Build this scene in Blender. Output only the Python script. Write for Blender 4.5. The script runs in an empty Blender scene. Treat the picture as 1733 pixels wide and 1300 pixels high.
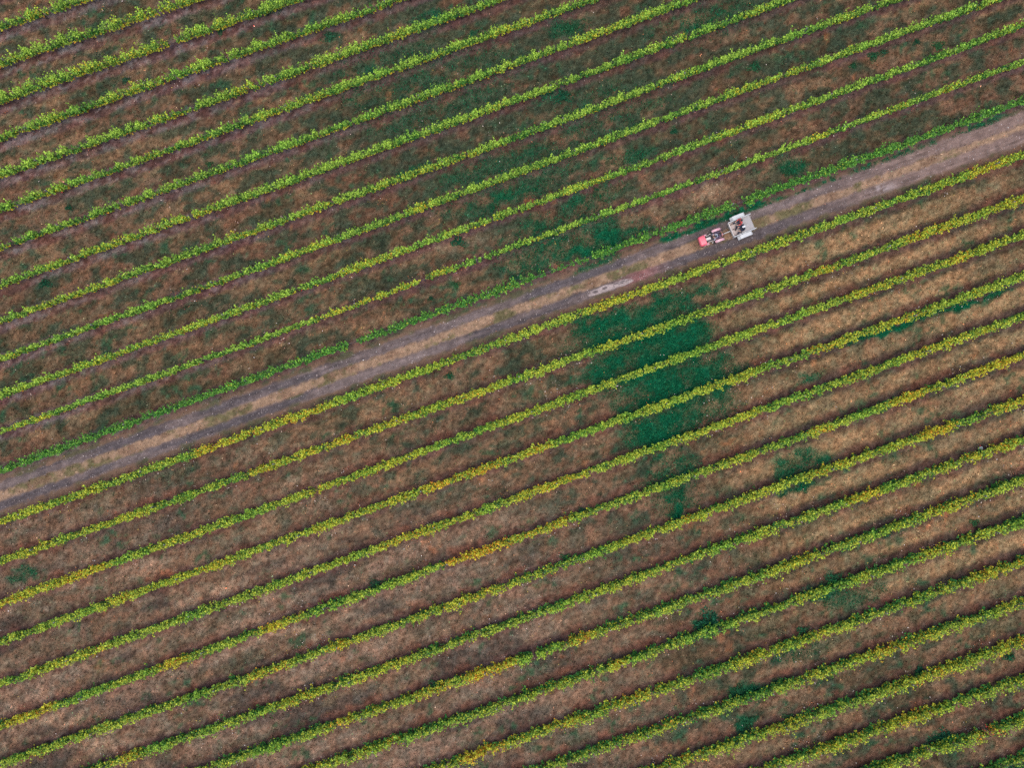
import bpy, bmesh, math, random
import numpy as np
from mathutils import Vector, Matrix, Euler

random.seed(7)
RNG = np.random.default_rng(7)
S = bpy.context.scene
C = S.collection
R = math.radians
UP = 0

# ------------------------------------------------------------------ camera
W, H = 1733.0, 1300.0
F = 1359.0                      # focal length in photo pixels
MPP = 0.052                     # metres per photo pixel on the ground
CAMH = F * MPP
cam = bpy.data.objects.new('camera', bpy.data.cameras.new('camera'))
C.objects.link(cam)
S.camera = cam
cam.location = (0, 0, CAMH)
cam.rotation_euler = (math.atan(50 / F), math.atan(33.5 / F), 0)
cam.data.sensor_fit = 'HORIZONTAL'
cam.data.sensor_width = 36
cam.data.lens = 36 * F / W
cam.data.clip_end = 3000
ROT = np.array(Euler((math.atan(50 / F), math.atan(33.5 / F), 0)).to_matrix())


def at(px, py, z=0.0):
    """photo pixel -> world x, y on the level z"""
    px = np.asarray(px, float); py = np.asarray(py, float)
    d = np.stack([(px - W / 2) / F, -(py - H / 2) / F, -np.ones_like(px)], -1) @ ROT.T
    t = (z - CAMH) / d[..., 2]
    return d[..., 0] * t, d[..., 1] * t


def proj(x, y, z=0.0):
    p = np.stack([x, y, np.zeros_like(x) + z - CAMH], -1) @ ROT
    return W / 2 + F * p[..., 0] / -p[..., 2], H / 2 - F * p[..., 1] / -p[..., 2]


# ------------------------------------------------------------------ numpy helpers
def vnoise(x, y, seed=0):
    xi = np.floor(x).astype(np.int64); yi = np.floor(y).astype(np.int64)
    fx = x - xi; fy = y - yi
    fx = fx * fx * (3 - 2 * fx); fy = fy * fy * (3 - 2 * fy)

    def h(a, b):
        n = (a * 374761393 + b * 668265263 + seed * 974711) & 0x7fffffff
        n = ((n ^ (n >> 13)) * 1274126177) & 0x7fffffff
        n = ((n ^ (n >> 16)) * 668265263) & 0x7fffffff
        return ((n ^ (n >> 15)) & 0xffff) / 65535.0
    a = h(xi, yi); b = h(xi + 1, yi); c = h(xi, yi + 1); d = h(xi + 1, yi + 1)
    return (a * (1 - fx) + b * fx) * (1 - fy) + (c * (1 - fx) + d * fx) * fy


def fbm(x, y, seed=0, o=4):
    v = 0; a = 0.5; t = 0
    for i in range(o):
        v = v + a * vnoise(x * 2 ** i, y * 2 ** i, seed + i * 17); t += a; a *= 0.55
    return v / t


def sstep(a, b, x):
    t = np.clip((x - a) / (b - a), 0, 1)
    return t * t * (3 - 2 * t)


def mixc(c, col, w):
    w = np.clip(w, 0, 1)[..., None]
    return c * (1 - w) + np.array(col) * w


def mesh_np(name, V, Fc, nper, mat, parent=None, col=None, smooth=False):
    """fast mesh from arrays: V (n,3), Fc flat index array, nper verts per face"""
    me = bpy.data.meshes.new(name)
    n = len(V); nl = len(Fc); nf = nl // nper
    me.vertices.add(n); me.loops.add(nl); me.polygons.add(nf)
    me.vertices.foreach_set('co', np.ascontiguousarray(V, np.float32).ravel())
    me.loops.foreach_set('vertex_index', np.ascontiguousarray(Fc, np.int32))
    me.polygons.foreach_set('loop_start', np.arange(0, nl, nper, dtype=np.int32))
    me.polygons.foreach_set('loop_total', np.full(nf, nper, np.int32))
    if smooth:
        me.polygons.foreach_set('use_smooth', np.ones(nf, bool))
    me.update(calc_edges=True)
    if col is not None:
        a = me.attributes.new('tint', 'FLOAT_COLOR', 'POINT')
        c4 = np.ones((n, 4), np.float32); c4[:, :3] = col
        a.data.foreach_set('color', c4.ravel())
    me.materials.append(mat)
    o = bpy.data.objects.new(name, me)
    C.objects.link(o)
    if parent is not None:
        o.parent = parent
    return o


def tag(o, label=None, cat=None, group=None, kind=None):
    if label: o['label'] = label
    if cat: o['category'] = cat
    if group: o['group'] = group
    if kind: o['kind'] = kind
    return o


def empty(name, loc, rz=0.0):
    o = bpy.data.objects.new(name, None)
    C.objects.link(o)
    o.empty_display_size = 0.3
    o.location = loc
    o.rotation_euler = (0, 0, rz)
    return o


# ------------------------------------------------------------------ materials
def new_mat(name):
    m = bpy.data.materials.new(name)
    m.use_nodes = True
    nt = m.node_tree
    b = nt.nodes['Principled BSDF']
    return m, nt, b


def N(nt, t, **kw):
    n = nt.nodes.new(t)
    for k, v in kw.items():
        setattr(n, k, v)
    return n


def tint_mat(name, scales, lo, hi, rough=0.9, bump=0.0, transl=0.0, spec=0.2, speck=None):
    """own colour from the 'tint' attribute, broken up by fine world-space noise"""
    m, nt, b = new_mat(name)
    at_ = N(nt, 'ShaderNodeAttribute', attribute_name='tint')
    tc = N(nt, 'ShaderNodeNewGeometry')
    col = at_.outputs['Color']
    h = None
    for i, s in enumerate(scales):
        nz = N(nt, 'ShaderNodeTexNoise')
        nz.inputs['Scale'].default_value = s
        nz.inputs['Detail'].default_value = 5
        nz.inputs['Roughness'].default_value = 0.7
        nt.links.new(tc.outputs['Position'], nz.inputs['Vector'])
        mr = N(nt, 'ShaderNodeMapRange')
        mr.inputs[1].default_value = 0.3; mr.inputs[2].default_value = 0.7
        mr.inputs[3].default_value = lo[i]; mr.inputs[4].default_value = hi[i]
        nt.links.new(nz.outputs[0], mr.inputs[0])
        mx = N(nt, 'ShaderNodeVectorMath', operation='SCALE')
        nt.links.new(col, mx.inputs[0]); nt.links.new(mr.outputs[0], mx.inputs['Scale'])
        col = mx.outputs[0]
        h = nz.outputs[0]
    if speck:
        for (scale, thr, colr) in speck:
            nz = N(nt, 'ShaderNodeTexNoise')
            nz.inputs['Scale'].default_value = scale
            nz.inputs['Detail'].default_value = 2
            nt.links.new(tc.outputs['Position'], nz.inputs['Vector'])
            mr = N(nt, 'ShaderNodeMapRange')
            mr.inputs[1].default_value = thr; mr.inputs[2].default_value = thr + 0.08
            nt.links.new(nz.outputs[0], mr.inputs[0])
            mx = N(nt, 'ShaderNodeMix', data_type='RGBA')
            nt.links.new(mr.outputs[0], mx.inputs[0])
            nt.links.new(col, mx.inputs[6]); mx.inputs[7].default_value = (*colr, 1)
            col = mx.outputs[2]
    nt.links.new(col, b.inputs['Base Color'])
    b.inputs['Roughness'].default_value = rough
    b.inputs['Specular IOR Level'].default_value = spec
    if bump and h is not None:
        bp = N(nt, 'ShaderNodeBump')
        bp.inputs['Strength'].default_value = 0.8
        bp.inputs['Distance'].default_value = bump
        nt.links.new(h, bp.inputs['Height'])
        nt.links.new(bp.outputs[0], b.inputs['Normal'])
    if transl:
        tr = N(nt, 'ShaderNodeBsdfTranslucent')
        nt.links.new(col, tr.inputs['Color'])
        ms = N(nt, 'ShaderNodeMixShader')
        ms.inputs[0].default_value = transl
        nt.links.new(b.outputs[0], ms.inputs[1]); nt.links.new(tr.outputs[0], ms.inputs[2])
        out = nt.nodes['Material Output']
        nt.links.new(ms.outputs[0], out.inputs['Surface'])
    return m


def plain_mat(name, col, rough=0.6, metal=0.0, var=0.25, scale=9.0, spec=0.4, dirt=None, dirt_amt=0.35):
    m, nt, b = new_mat(name)
    tc = N(nt, 'ShaderNodeTexCoord')
    nz = N(nt, 'ShaderNodeTexNoise')
    nz.inputs['Scale'].default_value = scale
    nz.inputs['Detail'].default_value = 6
    nz.inputs['Roughness'].default_value = 0.65
    nt.links.new(tc.outputs['Object'], nz.inputs['Vector'])
    mr = N(nt, 'ShaderNodeMapRange')
    mr.inputs[1].default_value = 0.35; mr.inputs[2].default_value = 0.7
    nt.links.new(nz.outputs[0], mr.inputs[0])
    mx = N(nt, 'ShaderNodeMix', data_type='RGBA')
    mx.inputs[6].default_value = (*col, 1)
    d = dirt or tuple(c * (1 - var) for c in col)
    mx.inputs[7].default_value = (*d, 1)
    if dirt:
        mr.inputs[4].default_value = dirt_amt
    nt.links.new(mr.outputs[0], mx.inputs[0])
    nt.links.new(mx.outputs[2], b.inputs['Base Color'])
    b.inputs['Roughness'].default_value = rough
    b.inputs['Metallic'].default_value = metal
    b.inputs['Specular IOR Level'].default_value = spec
    return m


M = {}
M['ground'] = tint_mat('dry_grass_soil', (2.6, 11.0), (0.62, 0.45), (1.38, 1.55), 0.95, 0.05, spec=0.04, speck=[(5.5, 0.69, (0.020, 0.018, 0.016)), (9.0, 0.74, (0.22, 0.15, 0.10))])
M['track'] = tint_mat('track_gravel', (1.7, 16.0), (0.80, 0.66), (1.22, 1.36), 0.95, 0.03, spec=0.08, speck=[(13.0, 0.76, (0.30, 0.26, 0.26))])
M['leaf'] = tint_mat('vine_leaf', (6.0,), (0.85,), (1.15,), 0.6, 0, 0.3, 0.12)
M['blade'] = tint_mat('grass_blade', (3.0,), (0.75,), (1.25,), 0.9, 0, 0.15, 0.04)
M['litter'] = tint_mat('fallen_leaf', (9.0,), (0.85,), (1.15,), 0.7, 0, 0.1, 0.3)
M['wood'] = plain_mat('weathered_post_wood', (0.20, 0.185, 0.18), 0.85, 0, 0.45, 14)
M['bark'] = plain_mat('vine_bark', (0.055, 0.040, 0.035), 0.95, 0, 0.5, 30)
M['stake'] = plain_mat('rusty_stake_steel', (0.045, 0.035, 0.035), 0.8, 0.3, 0.4, 30)
M['wire'] = plain_mat('galvanised_wire', (0.20, 0.20, 0.20), 0.7, 0.2, 0.2, 20)
M['hose'] = plain_mat('black_drip_hose', (0.02, 0.02, 0.022), 0.6, 0, 0.2, 20)
M['stone'] = plain_mat('pale_stone', (0.48, 0.48, 0.49), 0.8, 0, 0.25, 12)
M['red'] = plain_mat('red_tractor_paint', (0.66, 0.075, 0.12), 0.35, 0, 0.15, 6, 0.4, (0.50, 0.20, 0.20), 0.7)
M['pale_red'] = plain_mat('faded_fender_paint', (0.50, 0.33, 0.36), 0.4, 0, 0.2, 6, 0.4, (0.48, 0.17, 0.20), 0.8)
M['white'] = plain_mat('white_trailer_paint', (0.43, 0.445, 0.45), 0.45, 0, 0.15, 5, 0.4, (0.34, 0.33, 0.32), 0.7)
M['deck'] = plain_mat('grey_deck_sheet', (0.30, 0.285, 0.28), 0.6, 0, 0.2, 4, 0.3, (0.22, 0.205, 0.20), 0.8)
M['floor'] = plain_mat('dusty_trailer_floor', (0.42, 0.36, 0.34), 0.7, 0, 0.2, 7, 0.3, (0.22, 0.18, 0.17), 0.8)
M['tyre'] = plain_mat('black_tyre_rubber', (0.022, 0.022, 0.024), 0.85, 0, 0.3, 20, 0.3, (0.07, 0.055, 0.05), 0.5)
M['rim'] = plain_mat('pale_rim_paint', (0.42, 0.40, 0.39), 0.5, 0.1, 0.2, 14)
M['engine'] = plain_mat('greasy_engine_metal', (0.10, 0.09, 0.10), 0.55, 0.4, 0.5, 22)
M['cream'] = plain_mat('cream_machine_part', (0.48, 0.44, 0.40), 0.5, 0, 0.2, 14)
M['black'] = plain_mat('black_plastic', (0.02, 0.02, 0.024), 0.5, 0, 0.3, 20)
M['lens'] = plain_mat('lamp_lens', (0.8, 0.72, 0.45), 0.15, 0, 0.1, 20, 0.6)
M['skin'] = plain_mat('skin', (0.42, 0.24, 0.17), 0.55, 0, 0.1, 20)
M['hair'] = plain_mat('dark_hair', (0.018, 0.014, 0.012), 0.6, 0, 0.3, 40)
M['red_cloth'] = plain_mat('red_cloth', (0.50, 0.075, 0.07), 0.9, 0, 0.3, 25)
M['navy_cloth'] = plain_mat('navy_cloth', (0.020, 0.026, 0.045), 0.9, 0, 0.4, 25)
M['violet_cloth'] = plain_mat('dark_violet_cloth', (0.085, 0.055, 0.095), 0.9, 0, 0.4, 25)
M['jeans'] = plain_mat('pale_jeans_cloth', (0.33, 0.36, 0.44), 0.9, 0, 0.3, 25)
M['white_cloth'] = plain_mat('white_cap_cloth', (0.55, 0.55, 0.55), 0.9, 0, 0.15, 25)
M['eye'] = plain_mat('eye', (0.03, 0.025, 0.02), 0.2, 0, 0.1, 40)

# ------------------------------------------------------------------ rows (canopy middle, photo pixels, read at five columns)
ROWPX = {
    -15: [(0, -88)], -14: [(0, -24)],
    -13: [(0, 40), (130, 0)], -12: [(0, 103), (310, 2)], -11: [(0, 166), (434, 19), (488, 0)],
    -10: [(0, 231), (434, 77), (658, 2)], -9: [(0, 294), (434, 142), (823, 3)],
    -8: [(0, 352), (434, 198), (867, 43), (991, 0)], -7: [(0, 417), (434, 263), (867, 107), (1161, 0)],
    -6: [(0, 480), (434, 325), (867, 170), (1300, 9)], -5: [(0, 542), (434, 388), (867, 233), (1300, 73), (1504, 1)],
    -4: [(0, 606), (434, 453), (867, 295), (1300, 135), (1672, 2)], -3: [(0, 669), (434, 514), (867, 357), (1300, 200), (1733, 40)],
    -2: [(0, 731), (434, 577), (867, 417), (1300, 262), (1733, 102)], -1: [(0, 796), (434, 638), (867, 482), (1300, 325), (1733, 170)],
    1: [(0, 883), (434, 730), (867, 571), (1300, 416), (1733, 260)], 2: [(0, 950), (434, 797), (867, 643), (1300, 490), (1733, 335)],
    3: [(0, 1021), (434, 866), (867, 709), (1300, 552), (1733, 397)], 4: [(0, 1088), (434, 932), (867, 776), (1300, 622), (1733, 467)],
    5: [(0, 1160), (434, 1003), (867, 846), (1300, 691), (1733, 535)], 6: [(0, 1231), (434, 1073), (867, 916), (1300, 760), (1733, 603)],
    7: [(0, 1296), (434, 1144), (867, 990), (1300, 831), (1733, 680)], 8: [(190, 1294), (434, 1211), (867, 1057), (1300, 899), (1733, 747)],
    9: [(375, 1295), (434, 1277), (867, 1124), (1300, 973), (1733, 815)], 10: [(560, 1295), (867, 1191), (1300, 1037), (1733, 885)],
    11: [(770, 1295), (867, 1260), (1300, 1109), (1733, 954)], 12: [(945, 1297), (1300, 1176), (1733, 1024)],
    13: [(1145, 1297), (1300, 1245), (1733, 1091)], 14: [(1329, 1297), (1733, 1156)], 15: [(1515, 1297), (1733, 1226)],
    16: [(1680, 1309), (1733, 1291)], 17: [(1733, 1360)], 18: [(1733, 1428)],
}
SLOPE = 0.357
ANG = math.atan(SLOPE)
E = np.array([math.cos(ANG), math.sin(ANG)])     # along the rows (to the right)
NV = np.array([-math.sin(ANG), math.cos(ANG)])   # across the rows (up the picture)
ZC = 1.25
ROWS = {}
for k, pts in ROWPX.items():
    pts = sorted(pts)
    x0, y0 = pts[0]; x1, y1 = pts[-1]
    pts = [(-420, y0 + SLOPE * (x0 + 420))] + pts + [(2150, y1 - SLOPE * (2150 - x1))]
    xs = np.array([p[0] for p in pts], float); ys = np.array([p[1] for p in pts], float)
    pol = np.linspace(-420, 2150, 90)
    yy = np.interp(pol, xs, ys)
    ker = np.ones(9) / 9
    ypad = np.concatenate([yy[0] + SLOPE * (2570 / 89) * np.arange(4, 0, -1), yy, yy[-1] - SLOPE * (2570 / 89) * np.arange(1, 5)])
    yy = np.convolve(ypad, ker, 'valid')
    wx, wy = at(pol, yy, ZC)
    u = wx * E[0] + wy * E[1]; v = wx * NV[0] + wy * NV[1]
    # the part of the row inside the picture plus about nine metres each way
    ok = (pol > -180) & (pol < 1913) & (yy > -190) & (yy < 1490)
    ROWS[k] = dict(u=u, v=v, u0=u[ok].min() if ok.any() else None, u1=u[ok].max() if ok.any() else None)


def row_dist(x, y):
    """signed distance to the nearest vine row (positive = up the picture) and its number"""
    u = x * E[0] + y * E[1]; v = x * NV[0] + y * NV[1]
    best = np.full(x.shape, 1e9); sd = np.zeros(x.shape); num = np.zeros(x.shape, int)
    for k, r in ROWS.items():
        d = v - np.interp(u, r['u'], r['v'])
        b = np.abs(d) < best
        best = np.where(b, np.abs(d), best); sd = np.where(b, d, sd); num = np.where(b, k, num)
    return sd, num


TRK = [(-420, 990), (0, 840), (434, 685), (867, 528), (1300, 372), (1733, 215), (2150, 66)]
tx, ty = at(np.array([p[0] for p in TRK]), np.array([p[1] for p in TRK]), 0)
TU = tx * E[0] + ty * E[1]; TV = tx * NV[0] + ty * NV[1]


def track_v(x, y):
    u = x * E[0] + y * E[1]; v = x * NV[0] + y * NV[1]
    return v - np.interp(u, TU, TV), u


# patches of lush dark green grass: px, py, half length along row, half width across, strength
LUSH = [(1110, 600, 110, 66, .88), (1150, 660, 115, 46, .8), (1125, 725, 62, 44, .8), (1140, 820, 60, 50, .42), (1060, 545, 120, 34, .75), (750, 150, 160, 70, .13), (860, 300, 140, 55, .20), (640, 110, 100, 50, .12), (1010, 200, 130, 55, .13), (950, 400, 120, 45, .34), (1190, 40, 120, 40, .1), (1190, 690, 70, 30, .35), (1075, 533, 95, 17, .9), (1010, 552, 50, 12, .6), (1180, 500, 70, 9, .6), (1062, 600, 55, 24, .8), (1120, 575, 60, 20, .75), (1185, 575, 45, 15, .6),
        (1105, 665, 52, 22, 1.0), (1165, 655, 60, 16, .9), (1235, 640, 50, 12, .6), (1108, 725, 34, 26, 1.0), (1145, 700, 30, 12, .7),
        (1146, 833, 26, 13, 1.0), (1140, 860, 17, 19, 1.0), (1352, 790, 42, 26, .62), (1345, 828, 32, 9, .9),
        (1440, 577, 40, 5, .9), (1490, 562, 50, 7, 1.1), (1560, 538, 60, 8, 1.15), (1630, 513, 45, 7, 1.1), (1680, 497, 20, 5, .8),
        (1030, 408, 65, 20, .8), (970, 425, 45, 16, .6), (1090, 395, 30, 9, .5), (1185, 387, 60, 10, 1.1), (1265, 360, 60, 9, .9), (1390, 314, 80, 8, .7), (1500, 272, 80, 7, .6), (1640, 222, 80, 7, .5), (1020, 447, 60, 6, .5),
        (845, 333, 45, 12, .6), (690, 290, 40, 13, .4), (600, 165, 25, 14, .4), (960, 45, 40, 14, .4), (800, 60, 45, 10, .3), (1345, 285, 25, 10, .7), (1330, 275, 30, 12, .4),
        (900, 455, 55, 8, .5), (560, 60, 18, 10, .4), (930, 160, 28, 10, .35), (1200, 1055, 30, 20, .6), (1370, 640, 30, 8, .5), (1490, 690, 25, 9, .7),
        (1590, 1250, 26, 10, .7), (1255, 1170, 30, 12, .6), (1265, 1230, 20, 16, .6), (1420, 1010, 40, 10, .5), (1350, 1105, 50, 12, .35), (1390, 1000, 40, 12, .4),
        (1060, 270, 60, 14, .35), (1000, 330, 55, 14, .45), (1200, 30, 60, 16, .45), (740, 30, 60, 12, .4), (460, 15, 40, 10, .5), (985, 640, 30, 10, .3),
        (1310, 1160, 30, 8, .5), (1560, 1140, 16, 8, .7), (1450, 1010, 60, 16, .3), (1730, 1300, 40, 14, .5), (40, 970, 25, 12, .4)]


def blob(px, py, list_, warp):
    g = np.zeros(px.shape)
    wx, wy = warp
    for (cx, cy, a, b, s) in list_:
        dx = px - cx + wx * min(a, 30); dy = py - cy + wy * min(b, 18)
        al = dx * E[0] - dy * E[1]; ac = dx * E[1] + dy * E[0]
        q = (al / a) ** 2 + (ac / b) ** 2
        g = np.maximum(g, s * (1 - sstep(0.15, 1.55, q)))
    return g


def fields(x, y):
    """own-colour fields of the vineyard floor at world x, y"""
    px, py = proj(x, y, 0)
    sd, num = row_dist(x, y)
    u = x * E[0] + y * E[1]; v = x * NV[0] + y * NV[1]
    n1 = fbm(x * .22, y * .22, 3); n2 = fbm(u * .8, v * 1.1, 11); n3 = fbm(x * 2.6, y * 2.6, 23); ns = fbm(u * .16, v * .75, 31); n5 = fbm(x * 5.5, y * 5.5, 57, 3)
    warp = ((fbm(x * .5, y * .5, 71) - .5) * 2.6 + (n3 - .5) * 1.4, (fbm(x * .5, y * .5, 83) - .5) * 2.6 + (n3 - .5) * 1.4)
    lush = blob(px, py, LUSH, warp)
    lush = lush * (.62 + .55 * sstep(.30, .60, n2 * .6 + n3 * .4))
    upper = (num < 0)
    ad = np.abs(sd) + (n2 - .5) * .5 + (n3 - .5) * .35
    left_u = 1 - sstep(250, 1050, px + py * .6)
    half = np.where(upper, .56 + .14 * left_u, .74)
    strip = (1 - sstep(half - .24, half + .22, ad + (n5 - .5) * .5)) * np.where(upper, .80 + .20 * left_u, .85) * (.55 + .75 * fbm(u * .22, v * .1, 37))
    strip = np.clip(strip, 0, 1)
    return px, py, sd, num, ad, n1, n2, n3, ns, n5, lush, strip, upper


def floor_colour(x, y, fl=None):
    px, py, sd, num, ad, n1, n2, n3, ns, n5, lush, strip, upper = fl or fields(x, y)
    u = x * E[0] + y * E[1]; v = x * NV[0] + y * NV[1]
    c = np.zeros(x.shape + (3,)) + np.array((.150, .096, .064))
    c = np.where(upper[..., None], np.array((.140, .092, .060)), c)
    # regions
    dark_r = np.exp(-(((px - 930) / 520) ** 2 + ((py - 130) / 260) ** 2))
    pink_r = sstep(760, 1000, py + (n1 - .5) * 200) * (1 - sstep(750, 1300, px))
    tan_r = sstep(1150, 1420, px + (n1 - .5) * 200) * sstep(250, 420, py) * (1 - sstep(900, 1150, py))
    c = mixc(c, (.074, .060, .038), sstep(.45, .66, n1 + .24 * dark_r + .4 * (n2 - .5)) * .9)
    c = mixc(c, (.140, .076, .054), sstep(.50, .66, fbm(u * .16, v * .55, 171) + .3 * (n3 - .5)) * .7)
    c = mixc(c, (.190, .122, .076), sstep(.50, .72, ns + .25 * (n3 - .5) - .12 * dark_r) * .75)
    c = mixc(c, (.036, .056, .038), sstep(.50, .66, n2 + .17 * dark_r + .35 * (n3 - .5)) * .8)
    c = mixc(c, (.200, .135, .104), pink_r * (.30 + .7 * sstep(.42, .60, n2 * .4 + ns * .6)))
    c = mixc(c, (.060, .048, .044), pink_r * sstep(.52, .66, fbm(u * .22, v * .6, 45)) * .8)
    pale = np.exp(-(((px - 480) / 110) ** 2 + ((py - 800) / 40) ** 2)) + np.exp(-(((px - 560) / 130) ** 2 + ((py - 1062) / 35) ** 2)) + np.exp(-(((px - 120) / 120) ** 2 + ((py - 1235) / 40) ** 2)) + np.exp(-(((px - 330) / 110) ** 2 + ((py - 985) / 45) ** 2)) + np.exp(-(((px - 1180) / 70) ** 2 + ((py - 325) / 22) ** 2)) + np.exp(-(((px - 780) / 60) ** 2 + ((py - 420) / 20) ** 2))
    c = mixc(c, (.340, .220, .155), np.clip(pale, 0, 1) * sstep(.4, .6, n2 * .5 + ns * .5) * .75)
    mid = sstep(.75, 1.25, ad)
    c = mixc(c, (.265, .172, .098), tan_r * mid * (.50 + .5 * sstep(.36, .56, ns)))
    c = mixc(c, (.038, .046, .034), tan_r * (1 - sstep(.5, 1.0, ad)) * (.40 + .55 * sstep(.38, .6, n2)))
    # bare soil under the vines: violet-grey above the track, red brown below it
    soil = np.where(upper[..., None], np.array((.116, .062, .068)), np.array((.118, .058, .060)))
    soil = soil * (0.72 + .6 * n2[..., None])
    reds = sstep(.5, .68, fbm(x * .5, y * .5, 91) + .25 * (n3 - .5))
    soil = mixc(soil, (.115, .048, .040), reds * np.where(upper, .55, .75))
    soil = mixc(soil, (.035, .030, .034), sstep(.55, .75, n3 * .6 + n2 * .4) * .75)
    left_r = np.where(upper, 1 - sstep(200, 1000, px + py * .5), 0)
    soil = mixc(soil, (.205, .160, .170), left_r * sstep(.42, .6, n3 * .5 + n2 * .5) * .75)
    w = strip * np.where(upper, .92, .70 + .25 * (ns - .5))
    c = c * (1 - w[..., None]) + soil * w[..., None]
    # litter reddening beside the lower rows, on their upper side
    c = mixc(c, (.150, .066, .050), np.where(upper, 0, 1) * sstep(.2, .55, sd) * (1 - sstep(.8, 1.35, sd)) * sstep(.45, .65, reds * .4 + n2 * .6) * .65)
    # orange patches of dead leaves
    c = mixc(c, (.30, .095, .035), sstep(.72, .80, fbm(x * .42, y * .42, 131, 3)) * sstep(.5, .7, n3) * .35)
    # small green weeds in the sward
    c = mixc(c, (.022, .066, .036), sstep(.60, .72, fbm(x * .55, y * .55, 141)) * sstep(.45, .62, n3) * .8 * (1 - strip * .8))
    c = mixc(c, (.005, .085, .044), lush * (.75 + .75 * (n2 - .2)) * 1.1)
    # medium and fine mottling of the sward itself
    s3 = np.clip((n3 - .5) * 2.6 + .5, 0, 1); s5 = np.clip((n5 - .5) * 2.6 + .5, 0, 1)
    r7 = np.clip((fbm(x * 2.2, y * 2.2, 161, 3) - .5) * 2.6 + .5, 0, 1)
    hue = np.stack([.86 + .24 * r7, 1.0 + 0 * r7, 1.0 - .08 * r7], -1)
    hue = 1 + (hue - 1) * (1 - np.clip(lush, 0, 1))[..., None]
    c = c * hue * (.50 + .46 * s3 + .58 * s5)[..., None] * np.array((.75, .725, .68))
    return c


# ------------------------------------------------------------------ ground sheet
def ground():
    fx = np.arange(-58, 58.01, .22); fy = np.arange(-46, 46.01, .22)
    out = np.array([900., 450., 220., 120., 80.])
    xs = np.concatenate([-out, fx, out[::-1]]); ys = np.concatenate([-out, fy, out[::-1]])
    X, Y = np.meshgrid(xs, ys)
    n, m = X.shape
    V = np.stack([X.ravel(), Y.ravel(), np.zeros(X.size)], -1)
    idx = np.arange(n * m).reshape(n, m)
    Fc = np.stack([idx[:-1, :-1], idx[:-1, 1:], idx[1:, 1:], idx[1:, :-1]], -1).reshape(-1)
    col = floor_colour(X.ravel(), Y.ravel())
    o = mesh_np('ground', V, Fc, 4, M['ground'], col=col)
    tag(o, kind='structure')


ground()


# ------------------------------------------------------------------ dirt track
def track_colour(x, y):
    tv, u = track_v(x, y)
    px, py = proj(x, y, 0)
    fl = fields(x, y)
    n2, n3, ns, n1 = fl[6], fl[7], fl[8], fl[5]
    g = floor_colour(x, y, fl)
    wob = (fbm(u * .12, u * 0 + 3, 5) - .5) * .35
    # verge colour
    verge = np.zeros(g.shape) + np.array((.118, .074, .052))
    verge = mixc(verge, (.07, .062, .036), sstep(.48, .66, n2))
    c = mixc(g, (0, 0, 0), np.zeros(x.shape))
    wv = 1 - sstep(1.35, 2.0, np.abs(tv) + (n2 - .5) * .6 + (n3 - .5) * .4)
    wv = wv * .8 * (1 - np.clip(fl[10] * 1.3, 0, 1) * (np.abs(tv) > 1.2))
    c = c * (1 - wv[..., None]) + verge * wv[..., None]
    # middle strip: straw grass
    m = np.zeros(g.shape) + np.array((.250, .162, .105))
    m = mixc(m, (.085, .082, .036), sstep(.50, .68, fbm(x * .35, y * .35, 201) + .35 * (n3 - .5)) * .85)
    m = mixc(m, (.13, .075, .048), sstep(.55, .7, n2) * .6)
    mid = 1 - sstep(.42, .62, np.abs(tv) + (n3 - .5) * .35 + (n2 - .5) * .25)
    # wheel ruts
    rut = np.zeros(g.shape) + np.array((.145, .112, .108))
    rut = mixc(rut, (.070, .062, .070), sstep(.42, .60, fbm(u * .2, tv * 1.2, 221)) * .8)
    rut = mixc(rut, (.180, .138, .130), sstep(.54, .72, fbm(u * .11, tv * .8, 231)) * .6)
    right = sstep(1250, 1600, px)
    rut = mixc(rut, (.215, .145, .122), right * .75)
    rut = mixc(rut, (.250, .105, .100), np.exp(-((px - 1085) / 30) ** 2) * (tv < 0) * .8)
    rut = mixc(rut, (.30, .245, .24), np.exp(-(((px - 1492) / 22) ** 2 + ((py - 318) / 8) ** 2)) * sstep(.4, .55, n3))
    # streaks along the wheels
    st = fbm(u * .5, tv * 9, 241)
    mt_ = np.clip((n3 - .5) * 2.4 + .5, 0, 1)
    rut = rut * (.30 + .56 * st + .34 * mt_)[..., None]
    wu = np.abs(np.abs(tv + .05 * np.sign(tv) + wob * .2) - .88)
    hw = .40 + .12 * (fbm(u * .15, np.sign(tv) * 7, 251) - .5) + .12 * right
    rw = 1 - sstep(hw - .15, hw + .13, wu + (n3 - .5) * .5 + (n2 - .5) * .35)
    m = m * (.68 + .34 * np.clip((fl[9] - .5) * 2.6 + .5, 0, 1))[..., None]
    c = c * (1 - mid[..., None]) + m * mid[..., None]
    c = c * (1 - .94 * rw[..., None]) + rut * (.94 * rw[..., None])
    # right end: the middle strip is worn too
    return c, rw


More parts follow.
